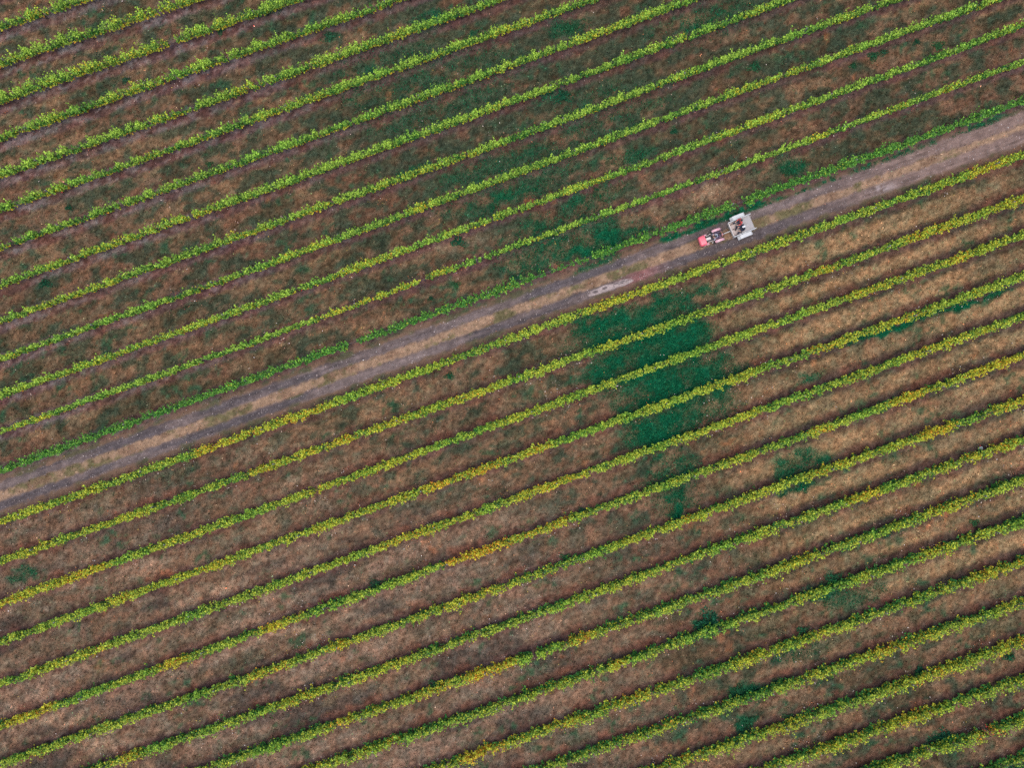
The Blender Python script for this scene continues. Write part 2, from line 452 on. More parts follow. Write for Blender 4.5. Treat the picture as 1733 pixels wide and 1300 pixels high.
def track():
    us = np.arange(TU[0] + 1, TU[-1] - 1, .2); vs = np.arange(-2.1, 2.101, .1)
    UU, VV = np.meshgrid(us, vs)
    vc = np.interp(UU, TU, TV) + VV
    X = UU * E[0] + vc * NV[0]; Y = UU * E[1] + vc * NV[1]
    n, m = X.shape
    idx = np.arange(n * m).reshape(n, m)
    Fc = np.stack([idx[:-1, :-1], idx[:-1, 1:], idx[1:, 1:], idx[1:, :-1]], -1).reshape(-1)
    col, _ = track_colour(X.ravel(), Y.ravel())
    V = np.stack([X.ravel(), Y.ravel(), np.full(X.size, .004)], -1)
    o = mesh_np('dirt_track', V, Fc, 4, M['track'], col=col)
    tag(o, kind='structure')
    # pale dried-mud patch with broken holes in the lower rut
    px0, py0, px1, py1 = 988, 501, 1078, 470
    a = np.array(at(px0, py0, 0)); b = np.array(at(px1, py1, 0))
    L = np.linalg.norm(b - a); d = (b - a) / L; nn = np.array((-d[1], d[0]))
    nu, nvv = 110, 26
    V = []; col = []; ok = np.zeros((nu, nvv), bool)
    for i in range(nu):
        for j in range(nvv):
            t = i / (nu - 1); s = (j / (nvv - 1) - .5)
            w = .62 * math.sin(math.pi * t) ** .45
            p = a + d * L * t + nn * s * w * 1.15
            V.append((p[0], p[1], .009))
    V = np.array(V)
    q = fbm(V[:, 0] * 1.1, V[:, 1] * 2.4, 301); q2 = fbm(V[:, 0] * 4, V[:, 1] * 4, 311)
    col = np.zeros((len(V), 3)) + np.array((.270, .220, .212))
    col = col * (.7 + .6 * q2[:, None])
    idx = np.arange(nu * nvv).reshape(nu, nvv)
    T = np.repeat(np.linspace(0, 1, nu), nvv); Sv = np.tile(np.linspace(-.5, .5, nvv), nu)
    holes = np.zeros(len(V))
    for (t0, s0, a0, b0) in ((.22, .02, .05, .20), (.40, .08, .05, .17), (.62, .16, .07, .09), (.74, .20, .05, .08), (.70, -.02, .06, .06), (.83, .05, .04, .08)):
        holes = np.maximum(holes, 1 - sstep(.6, 1.3, ((T - t0) / a0) ** 2 + ((Sv - s0) / b0) ** 2 + (q2 - .5)))
    col = mixc(col, (.085, .068, .07), holes * .9)
    edge = np.maximum(np.abs(Sv) * 2, np.abs(T - .5) * 2) + (q - .5) * .9 + (q2 - .5) * .4
    ew = sstep(.52, 1.0, edge)
    tc, _ = track_colour(V[:, 0], V[:, 1])
    col = col * (1 - ew[:, None]) + tc * ew[:, None]
    Fc = np.stack([idx[:-1, :-1], idx[:-1, 1:], idx[1:, 1:], idx[1:, :-1]], -1).reshape(-1)
    tag(mesh_np('mud_patch', V, Fc, 4, M['track'], col=col), kind='structure')


track()


# ------------------------------------------------------------------ scattered blades (stuff)
def blades_mesh(name, x, y, h, w, col, nb, mat, spread, flop=.8):
    """nb triangular blades per tuft"""
    n = len(x)
    rep = lambda a: np.repeat(a, nb, 0)
    X, Y, Hh, Ww = rep(x), rep(y), rep(h), rep(w)
    k = n * nb
    a = RNG.uniform(0, 2 * np.pi, k)
    bx = X + RNG.normal(0, 1, k) * spread; by = Y + RNG.normal(0, 1, k) * spread
    hh = Hh * RNG.uniform(.5, 1.2, k)
    fl = RNG.uniform(.2, 1.2, k) * flop * hh
    tx_, ty_ = np.cos(a), np.sin(a)
    p0 = np.stack([bx - ty_ * Ww * .5, by + tx_ * Ww * .5, np.zeros(k)], -1)
    p1 = np.stack([bx + ty_ * Ww * .5, by - tx_ * Ww * .5, np.zeros(k)], -1)
    p2 = np.stack([bx + tx_ * fl, by + ty_ * fl, hh], -1)
    V = np.stack([p0, p1, p2], 1).reshape(-1, 3)
    cc = np.repeat(col, nb, 0) * RNG.uniform(.75, 1.3, (k, 1))
    return mesh_np(name, V, np.arange(len(V)), 3, mat, col=np.repeat(cc, 3, 0))


def grass():
    dens = 56
    x0, x1, y0, y1 = -51, 51, -41, 41
    n = int((x1 - x0) * (y1 - y0) * dens)
    x = RNG.uniform(x0, x1, n); y = RNG.uniform(y0, y1, n)
    fl = fields(x, y)
    sd, n2, n3, lush, strip = fl[2], fl[6], fl[7], fl[10], fl[11]
    tv, _ = track_v(x, y)
    keep = RNG.uniform(0, 1, n) < (1 - .72 * strip) * (.35 + .9 * n2)
    onr = np.abs(tv) < 1.5
    mid = np.abs(tv) < .42
    keep &= (~onr) | (mid & (RNG.uniform(0, 1, n) < .5))
    keep &= (lush < .5)
    sel = np.where(keep)[0]
    x, y = x[sel], y[sel]
    c = floor_colour(x, y, tuple(f[sel] for f in fl))
    c[np.abs(tv[sel]) < .5] = track_colour(x[np.abs(tv[sel]) < .5], y[np.abs(tv[sel]) < .5])[0]
    k = len(x)
    c = c * RNG.lognormal(-.02, .72, (k, 1))
    hue = RNG.uniform(0, 1, k)
    c[hue < .14] *= np.array((.55, 1.15, .85))
    c[hue > .88] *= np.array((1.45, .95, .8))
    st = (hue > .82) & (hue < .88)
    c[st] = c[st] * .4 + np.array((.16, .115, .07))
    h = RNG.uniform(.03, .11, k); w = RNG.uniform(.04, .10, k)
    o = blades_mesh('dry_grass', x, y, h, w, c, 2, M['blade'], .05)
    tag(o, 'short brown mown grass covering the ground between the vine rows', 'grass', kind='stuff')
    # lush patches
    n = 420000
    x = RNG.uniform(x0, x1, n); y = RNG.uniform(y0, y1, n)
    px, py = proj(x, y, 0)
    lush = blob(px, py, LUSH, (0 * x, 0 * x))
    sel = np.where(lush > .05)[0]
    x, y = x[sel], y[sel]
    # denser by jitter copies
    x = np.concatenate([x + RNG.normal(0, .25, len(x)) for _ in range(4)]); y = np.concatenate([y + RNG.normal(0, .25, len(y)) for _ in range(4)])
    fl = fields(x, y); lush = fl[10]
    tv, _ = track_v(x, y)
    sel = np.where((RNG.uniform(0, 1, len(x)) < lush * 1.5) & (np.abs(tv) > 1.25))[0]
    x, y = x[sel], y[sel]; k = len(x)
    c = np.zeros((k, 3)) + np.array((.006, .098, .044))
    c = c * RNG.lognormal(0, .38, (k, 1)) * (.6 + .8 * fl[6][sel][:, None])
    hue = RNG.uniform(0, 1, k)
    c[hue < .12] += np.array((.035, .03, .0))
    o = blades_mesh('lush_grass', x, y, RNG.uniform(.08, .22, k), RNG.uniform(.03, .06, k), c, 2, M['blade'], .06)
    tag(o, 'patches of lush dark green grass in the middle and right of the vineyard', 'grass', kind='stuff')


grass()


# ------------------------------------------------------------------ fallen leaves (stuff)
def litter():
    n = 200000
    x = RNG.uniform(-50, 50, n); y = RNG.uniform(-40, 40, n)
    fl = fields(x, y)
    px, py, sd, num = fl[0], fl[1], fl[2], fl[3]
    cl = fbm(x * .3, y * .3, 401, 3); cl2 = fbm(x * 1.3, y * 1.3, 411, 3)
    near = np.exp(-((np.abs(sd) - .55) / .55) ** 2)
    p = (.05 + near) * sstep(.48, .72, cl) * sstep(.42, .65, cl2) * np.where(num > 0, .55, .30)
    tv, _ = track_v(x, y)
    p = np.where(np.abs(tv) < 1.4, p * .05 + .002, p)
    hot = np.exp(-(((px - 1180) / 90) ** 2 + ((py - 1220) / 28) ** 2)) + np.exp(-(((px - 290) / 120) ** 2 + ((py - 800) / 45) ** 2)) * .6 + np.exp(-(((px - 600) / 120) ** 2 + ((py - 700) / 45) ** 2)) * .6
    p = p + hot * .22 * near
    sel = np.where(RNG.uniform(0, 1, n) < p)[0]
    x, y = x[sel], y[sel]; k = len(x)
    pal = np.array([(.62, .52, .46), (.70, .62, .58), (.55, .30, .20), (.50, .17, .07), (.52, .36, .09), (.30, .07, .05), (.58, .40, .34)])
    pr = np.array([.20, .10, .18, .15, .15, .12, .10])
    c = pal[RNG.choice(len(pal), k, p=pr)] * RNG.uniform(.55, 1.1, (k, 1))
    s = RNG.uniform(.03, .085, k) * .66
    a = RNG.uniform(0, 2 * np.pi, k)
    V = np.zeros((k, 4, 3))
    for j, (r, da) in enumerate(((1.1, 0), (.8, 1.5), (1.0, 3.1), (.8, 4.7))):
        V[:, j, 0] = x + np.cos(a + da) * s * r; V[:, j, 1] = y + np.sin(a + da) * s * r
        V[:, j, 2] = RNG.uniform(.02, .10, k)
    o = mesh_np('fallen_leaves', V.reshape(-1, 3), np.arange(k * 4), 4, M['litter'], col=np.repeat(c, 4, 0))
    tag(o, 'pale, orange and red fallen leaves scattered along the vine rows', 'leaves', kind='stuff')


litter()


def gravel():
    n = 9000
    uu = RNG.uniform(TU[0] + 2, TU[-1] - 2, n)
    off = np.where(RNG.uniform(0, 1, n) < .85, RNG.choice([-1, 1], n) * .88 + RNG.normal(0, .28, n), RNG.uniform(-1.7, 1.7, n))
    vv = np.interp(uu, TU, TV) + off
    x = uu * E[0] + vv * NV[0]; y = uu * E[1] + vv * NV[1]
    r_ = np.minimum(RNG.lognormal(-3.85, .45, n), .05)
    c = np.array((.25, .215, .21)) * RNG.lognormal(-.25, .55, (n, 1))
    c = np.minimum(c, .7)
    a = RNG.uniform(0, 6.28, n)
    V = np.zeros((n, 5, 3))
    for j in range(4):
        V[:, j, 0] = x + np.cos(a + j * 1.57) * r_ * RNG.uniform(.7, 1.3, n); V[:, j, 1] = y + np.sin(a + j * 1.57) * r_ * RNG.uniform(.7, 1.3, n)
        V[:, j, 2] = .001
    V[:, 4, 0] = x; V[:, 4, 1] = y; V[:, 4, 2] = r_ * .8 + .004
    b = np.arange(n)[:, None] * 5
    Fc = np.concatenate([b + np.array((j, (j + 1) % 4, 4)) for j in range(4)], 1).ravel()
    tag(mesh_np('gravel', V.reshape(-1, 3), Fc, 3, M['litter'], col=np.repeat(c, 5, 0)), 'loose stones lying in the ruts of the dirt track', 'gravel', kind='stuff')


gravel()

# ------------------------------------------------------------------ vine rows
GAPS = {-1: [(587, 600, .05), (760, 775, .15), (903, 1003, .18), (1098, 1130, .25), (1236, 1262, .12), (1160, 1180, .6)],
        -2: [(708, 725, .0), (540, 552, .3)], -3: [(650, 668, .35)], -6: [(262, 272, .25), (318, 330, .2)], -7: [(258, 266, .3)], -12: [(172, 182, .3)], -11: [(196, 203, .2)],
        1: [(484, 492, .2)], 2: [(278, 284, .4)], 6: [(750, 758, .0)], 9: [(901, 911, .0)], 10: [(1005, 1012, .5)], 11: [(753, 760, .3)], 13: [(1563, 1568, .0)],
        15: [(1674, 1682, .1)], 8: [(977, 983, .3)], 5: [(160, 165, .4)]}
# autumn colour along a row: px from, to, yellow, orange
AUT = {1: [(330, 460, .75, .35), (480, 545, .8, .5), (0, 60, .4, 0), (1640, 1733, .7, .15), (1290, 1360, .3, .05)],
       2: [(555, 600, .8, .55), (430, 540, .6, .1), (620, 720, .5, .1), (760, 780, .6, .3), (1380, 1420, .7, .45), (1540, 1570, .7, .4), (420, 440, .7, .4)],
       3: [(100, 180, .75, .4), (600, 650, .7, .2), (1440, 1520, .65, .2), (1610, 1640, .7, .4), (290, 340, .4, .1)],
       4: [(720, 790, .8, .55), (790, 850, .8, .75), (880, 930, .75, .5), (640, 700, .5, .1), (330, 380, .5, .2), (1380, 1400, .7, .5), (1480, 1560, .5, .2)],
       5: [(640, 780, .55, .25), (900, 960, .85, .5), (960, 1000, .6, .1), (160, 170, .6, .8), (1560, 1660, .35, .05)],
       6: [(755, 870, .95, .85), (870, 960, .75, .35), (430, 500, .7, .3), (260, 310, .7, .4), (0, 85, .9, .3), (1510, 1570, .85, .35), (1640, 1733, .8, .25), (1380, 1400, .7, .4)],
       7: [(430, 480, .7, .4), (560, 610, .7, .3), (1560, 1620, .8, .35), (1160, 1180, .6, .4), (1700, 1733, .6, .2), (30, 60, .6, .2)],
       8: [(200, 240, .6, .3), (600, 700, .4, .05), (1440, 1490, .8, .4), (1640, 1660, .8, .5), (1680, 1720, .7, .4)],
       9: [(790, 870, .85, .6), (690, 760, .7, .35), (960, 1000, .7, .65), (560, 600, .6, .2), (1580, 1660, .5, .2)],
       10: [(900, 950, .7, .3), (1035, 1060, .7, .5), (600, 680, .4, .2), (1560, 1620, .5, .2)],
       11: [(780, 850, .85, .65), (620, 700, .6, .3), (900, 980, .5, .2), (1650, 1733, .75, .35)],
       12: [(1100, 1150, .5, .2), (1480, 1530, .6, .3)], 13: [(1130, 1190, .6, .4), (1500, 1600, .4, .1)], 14: [(1380, 1460, .5, .2), (1520, 1600, .6, .2)],
       15: [(1660, 1690, .6, .7)],
       -13: [(40, 80, .3, .05)], -11: [(130, 180, .3, .05)], -9: [(400, 430, .4, .2)], -6: [(310, 350, .35, .05)],
       -4: [(0, 40, .3, .05), (470, 560, .3, .05), (690, 730, .4, .1)], -3: [(560, 690, .35, .1), (270, 320, .35, .1)],
       -2: [(540, 700, .5, .1), (55, 80, .6, .2), (730, 760, .5, .2), (1370, 1400, .5, .1), (1480, 1540, .3, .05)]}

ORD = ['', 'first', 'second', 'third', 'fourth', 'fifth', 'sixth', 'seventh', 'eighth', 'ninth', 'tenth', 'eleventh', 'twelfth', 'thirteenth',
       'fourteenth', 'fifteenth', 'sixteenth', 'seventeenth', 'eighteenth']
ROWLABEL = {
    -1: 'dark green vine row with bare wire gaps, bordering the dirt track behind the trailer',
    -2: 'thin lime vine row, second above the track, with a clear break left of centre',
    -3: 'third vine row above the dirt track, yellowish green left of centre',
    -4: 'fourth vine row above the dirt track, reaching the top right corner',
    -5: 'fifth vine row above the dirt track, even mid green',
    -6: 'sixth vine row above the dirt track, with a grey post showing in a thin spot',
    -7: 'seventh vine row above the dirt track, bright bushy green',
    -8: 'eighth vine row above the dirt track, leaving at the middle of the top edge',
    -9: 'ninth vine row above the dirt track, lime tops over yellow lower leaves',
    -10: 'tenth vine row above the dirt track, over a strip of grey bare soil',
    -11: 'eleventh vine row above the dirt track, ragged with a thin yellowing stretch',
    -12: 'second vine row from the top left corner, with tall separate leafy bushes',
    -13: 'short vine row cutting the top left corner, bright with dark stakes below',
    -14: 'vine row just past the top left corner', -15: 'second vine row past the top left corner',
    1: 'broad vine row bordering the dirt track on the side away from the trees, with an orange stretch'.replace('on the side away from the trees', 'directly below it'),
    2: 'second vine row below the dirt track, yellow left of centre with a trailing shoot',
    3: 'third vine row below the dirt track, crossing the lush green grass patch',
    4: 'fourth vine row below the track, orange near the centre, along a green grass strip',
    5: 'fifth vine row below the dirt track, yellowing beside the central grass patch',
    6: 'sixth vine row below the track, broken by a gap followed by golden orange leaves',
    7: 'seventh vine row below the dirt track, green with golden flecks at both ends',
    8: 'eighth vine row below the dirt track, starting at the bottom left corner',
    9: 'ninth vine row below the track, with one small gap and orange right before it',
    10: 'tenth vine row below the dirt track, passing a big round weed clump',
    11: 'eleventh vine row below the track, with a bright orange stretch near the bottom edge',
    12: 'twelfth vine row below the dirt track, dark green upper side',
    13: 'thirteenth vine row below the track, cut by a narrow gap near the right edge',
    14: 'fourteenth vine row below the dirt track, ragged, third from the bottom right corner',
    15: 'short vine row second from the bottom right corner, with a red-leaved break',
    16: 'tiny stretch of vine row filling the bottom right corner',
    17: 'vine row just past the bottom right corner', 18: 'second vine row past the bottom right corner'}


def row_xy(k, u):
    r = ROWS[k]
    v = np.interp(u, r['u'], r['v'])
    return u * E[0] + v * NV[0], u * E[1] + v * NV[1]


def tube(bm, pts, r, seg=6, cap=True):
    """tube through points with a radius each"""
    rings = []
    n = len(pts)
    rr = r if isinstance(r, (list, tuple)) else [r] * n
    for i, p in enumerate(pts):
        p = Vector(p)
        d = Vector(pts[min(i + 1, n - 1)]) - Vector(pts[max(i - 1, 0)])
        d.normalize()
        a = d.cross(Vector((0, 0, 1)))
        if a.length < 1e-3:
            a = d.cross(Vector((0, 1, 0)))
        a.normalize(); b = d.cross(a)
        rings.append([bm.verts.new(p + (a * math.cos(t) + b * math.sin(t)) * rr[i]) for t in [2 * math.pi * j / seg for j in range(seg)]])
    for A, B in zip(rings, rings[1:]):
        for j in range(seg):
            bm.faces.new((A[j], A[(j + 1) % seg], B[(j + 1) % seg], B[j]))
    if cap:
        bm.faces.new(rings[0][::-1]); bm.faces.new(rings[-1])


def bm_obj(name, bm, mat, parent=None, smooth=False, link=True):
    me = bpy.data.meshes.new(name)
    bmesh.ops.recalc_face_normals(bm, faces=bm.faces)
    bm.to_mesh(me); bm.free()
    me.materials.append(mat)
    if smooth:
        for p in me.polygons: p.use_smooth = True
    o = bpy.data.objects.new(name, me)
    if link:
        C.objects.link(o)
    if parent is not None:
        o.parent = parent
    return o


def trunk_proto(i):
    rnd = random.Random(i)
    bm = bmesh.new()
    p = [(0, 0, -.03)]; r = [.045]
    for j in range(1, 5):
        p.append((rnd.uniform(-.04, .04), rnd.uniform(-.04, .04), .2 * j)); r.append(.042 - .003 * j)
    tube(bm, p, r, 6)
    tip = p[-1]
    for sgn in (-1, 1):     # the two cordon arms along the wire
        q = [tip, (tip[0] + sgn * .15, tip[1], tip[2] + .08), (tip[0] + sgn * .45, tip[1] + rnd.uniform(-.03, .03), tip[2] + .10), (tip[0] + sgn * .75, tip[1], tip[2] + .09)]
        tube(bm, q, [.03, .026, .02, .014], 5)
    return bm_obj('trunk', bm, M['bark'], link=False)


TRUNKS = [trunk_proto(i) for i in range(5)]
bm = bmesh.new(); tube(bm, [(0, 0, -.1), (.02, .01, .9), (.03, 0, 1.62)], [.055, .052, .05], 8); POST = bm_obj('post', bm, M['wood'], link=False)
bm = bmesh.new(); tube(bm, [(0, 0, -.1), (.01, 0, .8), (0, .01, 1.55)], .030, 6); STAKE = bm_obj('stake', bm, M['stake'], link=False)


def leaves(k, parent, base_xy):
    up = k < 0
    r = ROWS[k]
    Lr = r['u1'] - r['u0']
    per_m = 24 if up else 27
    if k == -1: per_m = 27
    if k == -2: per_m = 20
    ns = int(Lr * per_m)
    u = RNG.uniform(r['u0'], r['u1'], ns)
    x, y = row_xy(k, u)
    px, _ = proj(x, y, ZC)
    # density and lumps
    lump = fbm(u * .85, u * 0 + k * 3.1, 500 + k, 3)           # bush by bush
    lump2 = fbm(u * .12, u * 0 + k * 5.7, 600 + k, 2)          # long swells
    fine = vnoise(u * 3.2, u * 0 + k, 650 + k)
    dens = (.62 + .75 * lump) if k != -1 else (.50 + 1.05 * lump)
    left_top = (1 - sstep(100, 700, px)) * (1.0 if k < -6 else .5 if k < -1 else 0)
    dens = dens * (1 - left_top * .50 * (1 - sstep(.30, .55, fine * .6 + lump * .4)))
    for (a, b, f) in GAPS.get(k, []):
        dens = np.where((px > a) & (px < b), dens * f, dens)
    keep = RNG.uniform(0, 1, ns) < dens
    u, px, lump, lump2, fine, left_top = u[keep], px[keep], lump[keep], lump2[keep], fine[keep], left_top[keep]
    ns = len(u)
    nl = 15
    z0 = .74 if up else .42
    Ls = (.40 + .62 * lump + .45 * (lump2 - .5) + (.25 + .45 * left_top) * (fine - .5) + .15) * RNG.uniform(.75, 1.2, ns) * (1.26 if up else 1.38)
    plant = vnoise(u / 1.6, u * 0 + k * 1.7, 680 + k)
    wf = .72 + .62 * plant
    lng = RNG.uniform(0, 1, ns) < .045
    skirt = RNG.uniform(0, 1, ns) < np.clip((k - 5) * .06, 0, .36)
    Ls = np.where(skirt, .55, Ls)
    Ls = np.where(lng, Ls * 1.4, Ls)
    sigx = .14 if up else .19
    if k == -1: sigx = .25
    if k == -2: sigx = .11
    ba = np.clip(RNG.normal(0, .08 if up else .12, ns), -.2, .2)
    lean = np.clip(RNG.normal(0, 1, ns), -1.35, 1.35) * sigx * (.8 + .6 * lump) * wf + (lump2 - .5) * .10
    lean = np.where(skirt, np.sign(RNG.normal(.35, 1, ns)) * RNG.uniform(.25, .55, ns), lean)
    leanu = RNG.normal(0, .14, ns)
    t = (np.arange(nl)[None, :] + RNG.uniform(0, 1, (ns, nl))) / nl
    tt = t
    arch = np.where(lng, 1.6, 1.0)[:, None]
    wsec = (.135 if up else .17) * (1 - .45 * (tt - .45) ** 2 * 4) * (.75 + .5 * lump)[:, None]
    if k == -2: wsec = wsec * .75
    ra = RNG.uniform(0, 2 * np.pi, (ns, nl)); rr = np.sqrt(RNG.uniform(.15, 1, (ns, nl)))
    du = leanu[:, None] * tt + np.cos(ra) * rr * wsec
    dv = ba[:, None] + lean[:, None] * (tt ** 1.3) * arch + np.sin(ra) * rr * wsec
    droop = (.10 if up else .22)
    z = np.where(skirt, .22, z0 - .10)[:, None] + Ls[:, None] * (tt - droop * np.abs(lean[:, None] / .2) * tt ** 2 * .6) + RNG.normal(0, .05, (ns, nl))
    z = np.maximum(z, .22)
    U = (u[:, None] + du).ravel(); DV = dv.ravel(); Z = z.ravel(); Tt = tt.ravel()
    n = len(U)
    V0 = np.interp(U, r['u'], r['v']) + DV
    P = np.stack([U * E[0] + V0 * NV[0], U * E[1] + V0 * NV[1], Z], -1)
    # leaf frames
    out = np.sin(ra).ravel() * .5 + np.sign(DV) * .35
    nrm = np.stack([NV[0] * out, NV[1] * out, np.full(n, .62)], -1) + RNG.normal(0, .38, (n, 3))
    nrm /= np.linalg.norm(nrm, axis=1, keepdims=True)
    tmp = RNG.normal(0, 1, (n, 3)); tmp[:, 2] -= .6
    tan = tmp - nrm * np.sum(tmp * nrm, 1, keepdims=True)
    tan /= np.linalg.norm(tan, axis=1, keepdims=True) + 1e-9
    bi = np.cross(nrm, tan)
    size = RNG.uniform(.125, .215, n) * (1.0 - .25 * Tt)
    if k == -1: size *= .95
    s = size[:, None]
    q = np.stack([P - tan * s * .42 + nrm * s * .02, P + bi * s * .50 + tan * s * .02 - nrm * s * .10, P + tan * s * .58 - nrm * s * .12, P - bi * s * .50 + tan * s * .02 - nrm * s * .10], 1)
    # colours
    Px = np.repeat(px, nl)
    lumpL = np.repeat(lump, nl)
    g = RNG.uniform(0, 1, n)
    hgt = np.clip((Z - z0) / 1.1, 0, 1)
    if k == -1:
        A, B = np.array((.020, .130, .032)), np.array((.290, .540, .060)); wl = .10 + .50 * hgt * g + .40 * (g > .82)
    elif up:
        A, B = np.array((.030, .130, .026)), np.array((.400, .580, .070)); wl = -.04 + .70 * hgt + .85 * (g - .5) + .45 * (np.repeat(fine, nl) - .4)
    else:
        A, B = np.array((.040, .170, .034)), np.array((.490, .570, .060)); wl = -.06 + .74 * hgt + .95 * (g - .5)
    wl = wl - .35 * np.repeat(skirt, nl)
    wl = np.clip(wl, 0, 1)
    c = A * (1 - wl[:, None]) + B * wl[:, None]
    yn = fbm(U * .18, U * 0 + k * 2.3, 700 + k, 3)
    gn = fbm(U * .45, U * 0 + k * 4.1, 720 + k, 3)
    if up:
        fy = np.clip((yn - .52) * 1.6, 0, .3) + .62 * (1 - sstep(.0, .26, hgt)) * (1 - .6 * sstep(500, 1400, Px))
        fo = np.clip(fy - .35, 0, .3) * .35
        if k == -1: fy = fy * .12; fo = fo * 0
    else:
        fy = .10 + np.clip((yn - .48) * 2.0, 0, .42); fo = np.clip((yn - .66) * 1.2, 0, .12)
        lowl = 1 - sstep(.0, .4, hgt)
        fy = fy + .05 * lowl
    for (a, b, yv, ov) in AUT.get(k, []):
        m = sstep(a - 22, a + 16, Px) * (1 - sstep(b - 16, b + 22, Px))
        pv = np.repeat(.35 + 1.0 * plant, nl)
        fy = np.maximum(fy, np.clip(yv * m * pv, 0, .95)); fo = np.maximum(fo, ov * m * pv * .55)
    r1 = RNG.uniform(0, 1, n)
    isy = r1 < fy
    ylw = np.array((.66, .55, .04)) * RNG.uniform(.6, 1.1, (n, 1))
    ylw[:, 0] *= RNG.uniform(.8, 1.1, n)
    c = np.where(isy[:, None], c * .22 + ylw * .78, c)
    iso = RNG.uniform(0, 1, n) < fo * .8
    org = np.array((.70, .33, .03)) * RNG.uniform(.6, 1.1, (n, 1))
    c = np.where(iso[:, None], org, c)
    isr = RNG.uniform(0, 1, n) < fo * .05 + (.25 * ((Px > 1670) & (Px < 1690)) if k == 15 else 0)
    c = np.where(isr[:, None], np.array((.30, .04, .03)), c)
    dk = sstep(.50, .64, gn)[:, None] * (.70 if not up else .40) * (1 - np.clip(fy * 1.5, 0, 1))[:, None]
    c = c * (1 - dk) + c * np.array((.5, .85, .85)) * dk
    c = c * RNG.uniform(.72, 1.22, (n, 1))
    Vv = q.reshape(-1, 3) - np.array((base_xy[0], base_xy[1], 0))
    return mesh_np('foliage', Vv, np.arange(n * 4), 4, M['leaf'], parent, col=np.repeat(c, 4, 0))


for k in sorted(ROWS):
    r = ROWS[k]
    if r['u0'] is None: continue
    uc = (r['u0'] + r['u1']) / 2
    bx, by = [float(v) for v in row_xy(k, np.array(uc))]
    root = empty('vine_row', (bx, by, 0))
    tag(root, ROWLABEL[k], 'vine row', 'vine rows of the vineyard')
    leaves(k, root, (bx, by))
    # the shown stretch only for trunks, posts and stakes
    uu = np.linspace(r['u0'], r['u1'], 400)
    x, y = row_xy(k, uu)
    px, py = proj(x, y, .5)
    vis = (px > -25) & (px < W + 25) & (py > -25) & (py < H + 25)
    if vis.any():
        ua, ub = uu[vis].min(), uu[vis].max()
        step = 1.75
        i0 = math.ceil(ua / step); i1 = math.floor(ub / step)
        for i in range(i0, i1 + 1):
            u_ = i * step + random.uniform(-.12, .12) + .35
            X_, Y_ = row_xy(k, np.array(u_))
            o = TRUNKS[random.randrange(5)].copy(); C.objects.link(o); o.parent = root
            o.location = (float(X_) - bx, float(Y_) - by, 0)
            o.rotation_euler = (0, 0, ANG + random.choice((0, math.pi)))
        st = 2.25
        for i in range(math.ceil(ua / st), math.floor(ub / st) + 1):
            X_, Y_ = row_xy(k, np.array(i * st))
            o = (POST if i % 5 == 0 else STAKE).copy(); C.objects.link(o); o.parent = root
            o.location = (float(X_) - bx, float(Y_) - by + .0, 0)
            o.rotation_euler = (random.uniform(-.03, .03), random.uniform(-.03, .03), random.uniform(0, 6))
    # wires and drip hose
    us = np.arange(r['u0'], r['u1'], 4.5)
    xs, ys = row_xy(k, us)
    for z, rad, nm, mt in [w for w in ((.42, .013, 'drip_hose', 'hose'), (.85, .004, 'wire', 'wire'), (1.15, .003, 'wire', 'wire'), (1.42, .003, 'wire', 'wire')) if w[0] < 1.3 or k < 0]:
        bm = bmesh.new()
        tube(bm, [(a - bx, b - by, z + (0.0 if j % 2 else -.02)) for j, (a, b) in enumerate(zip(xs, ys))], rad, 5)
        bm_obj(nm, bm, M[mt], root)

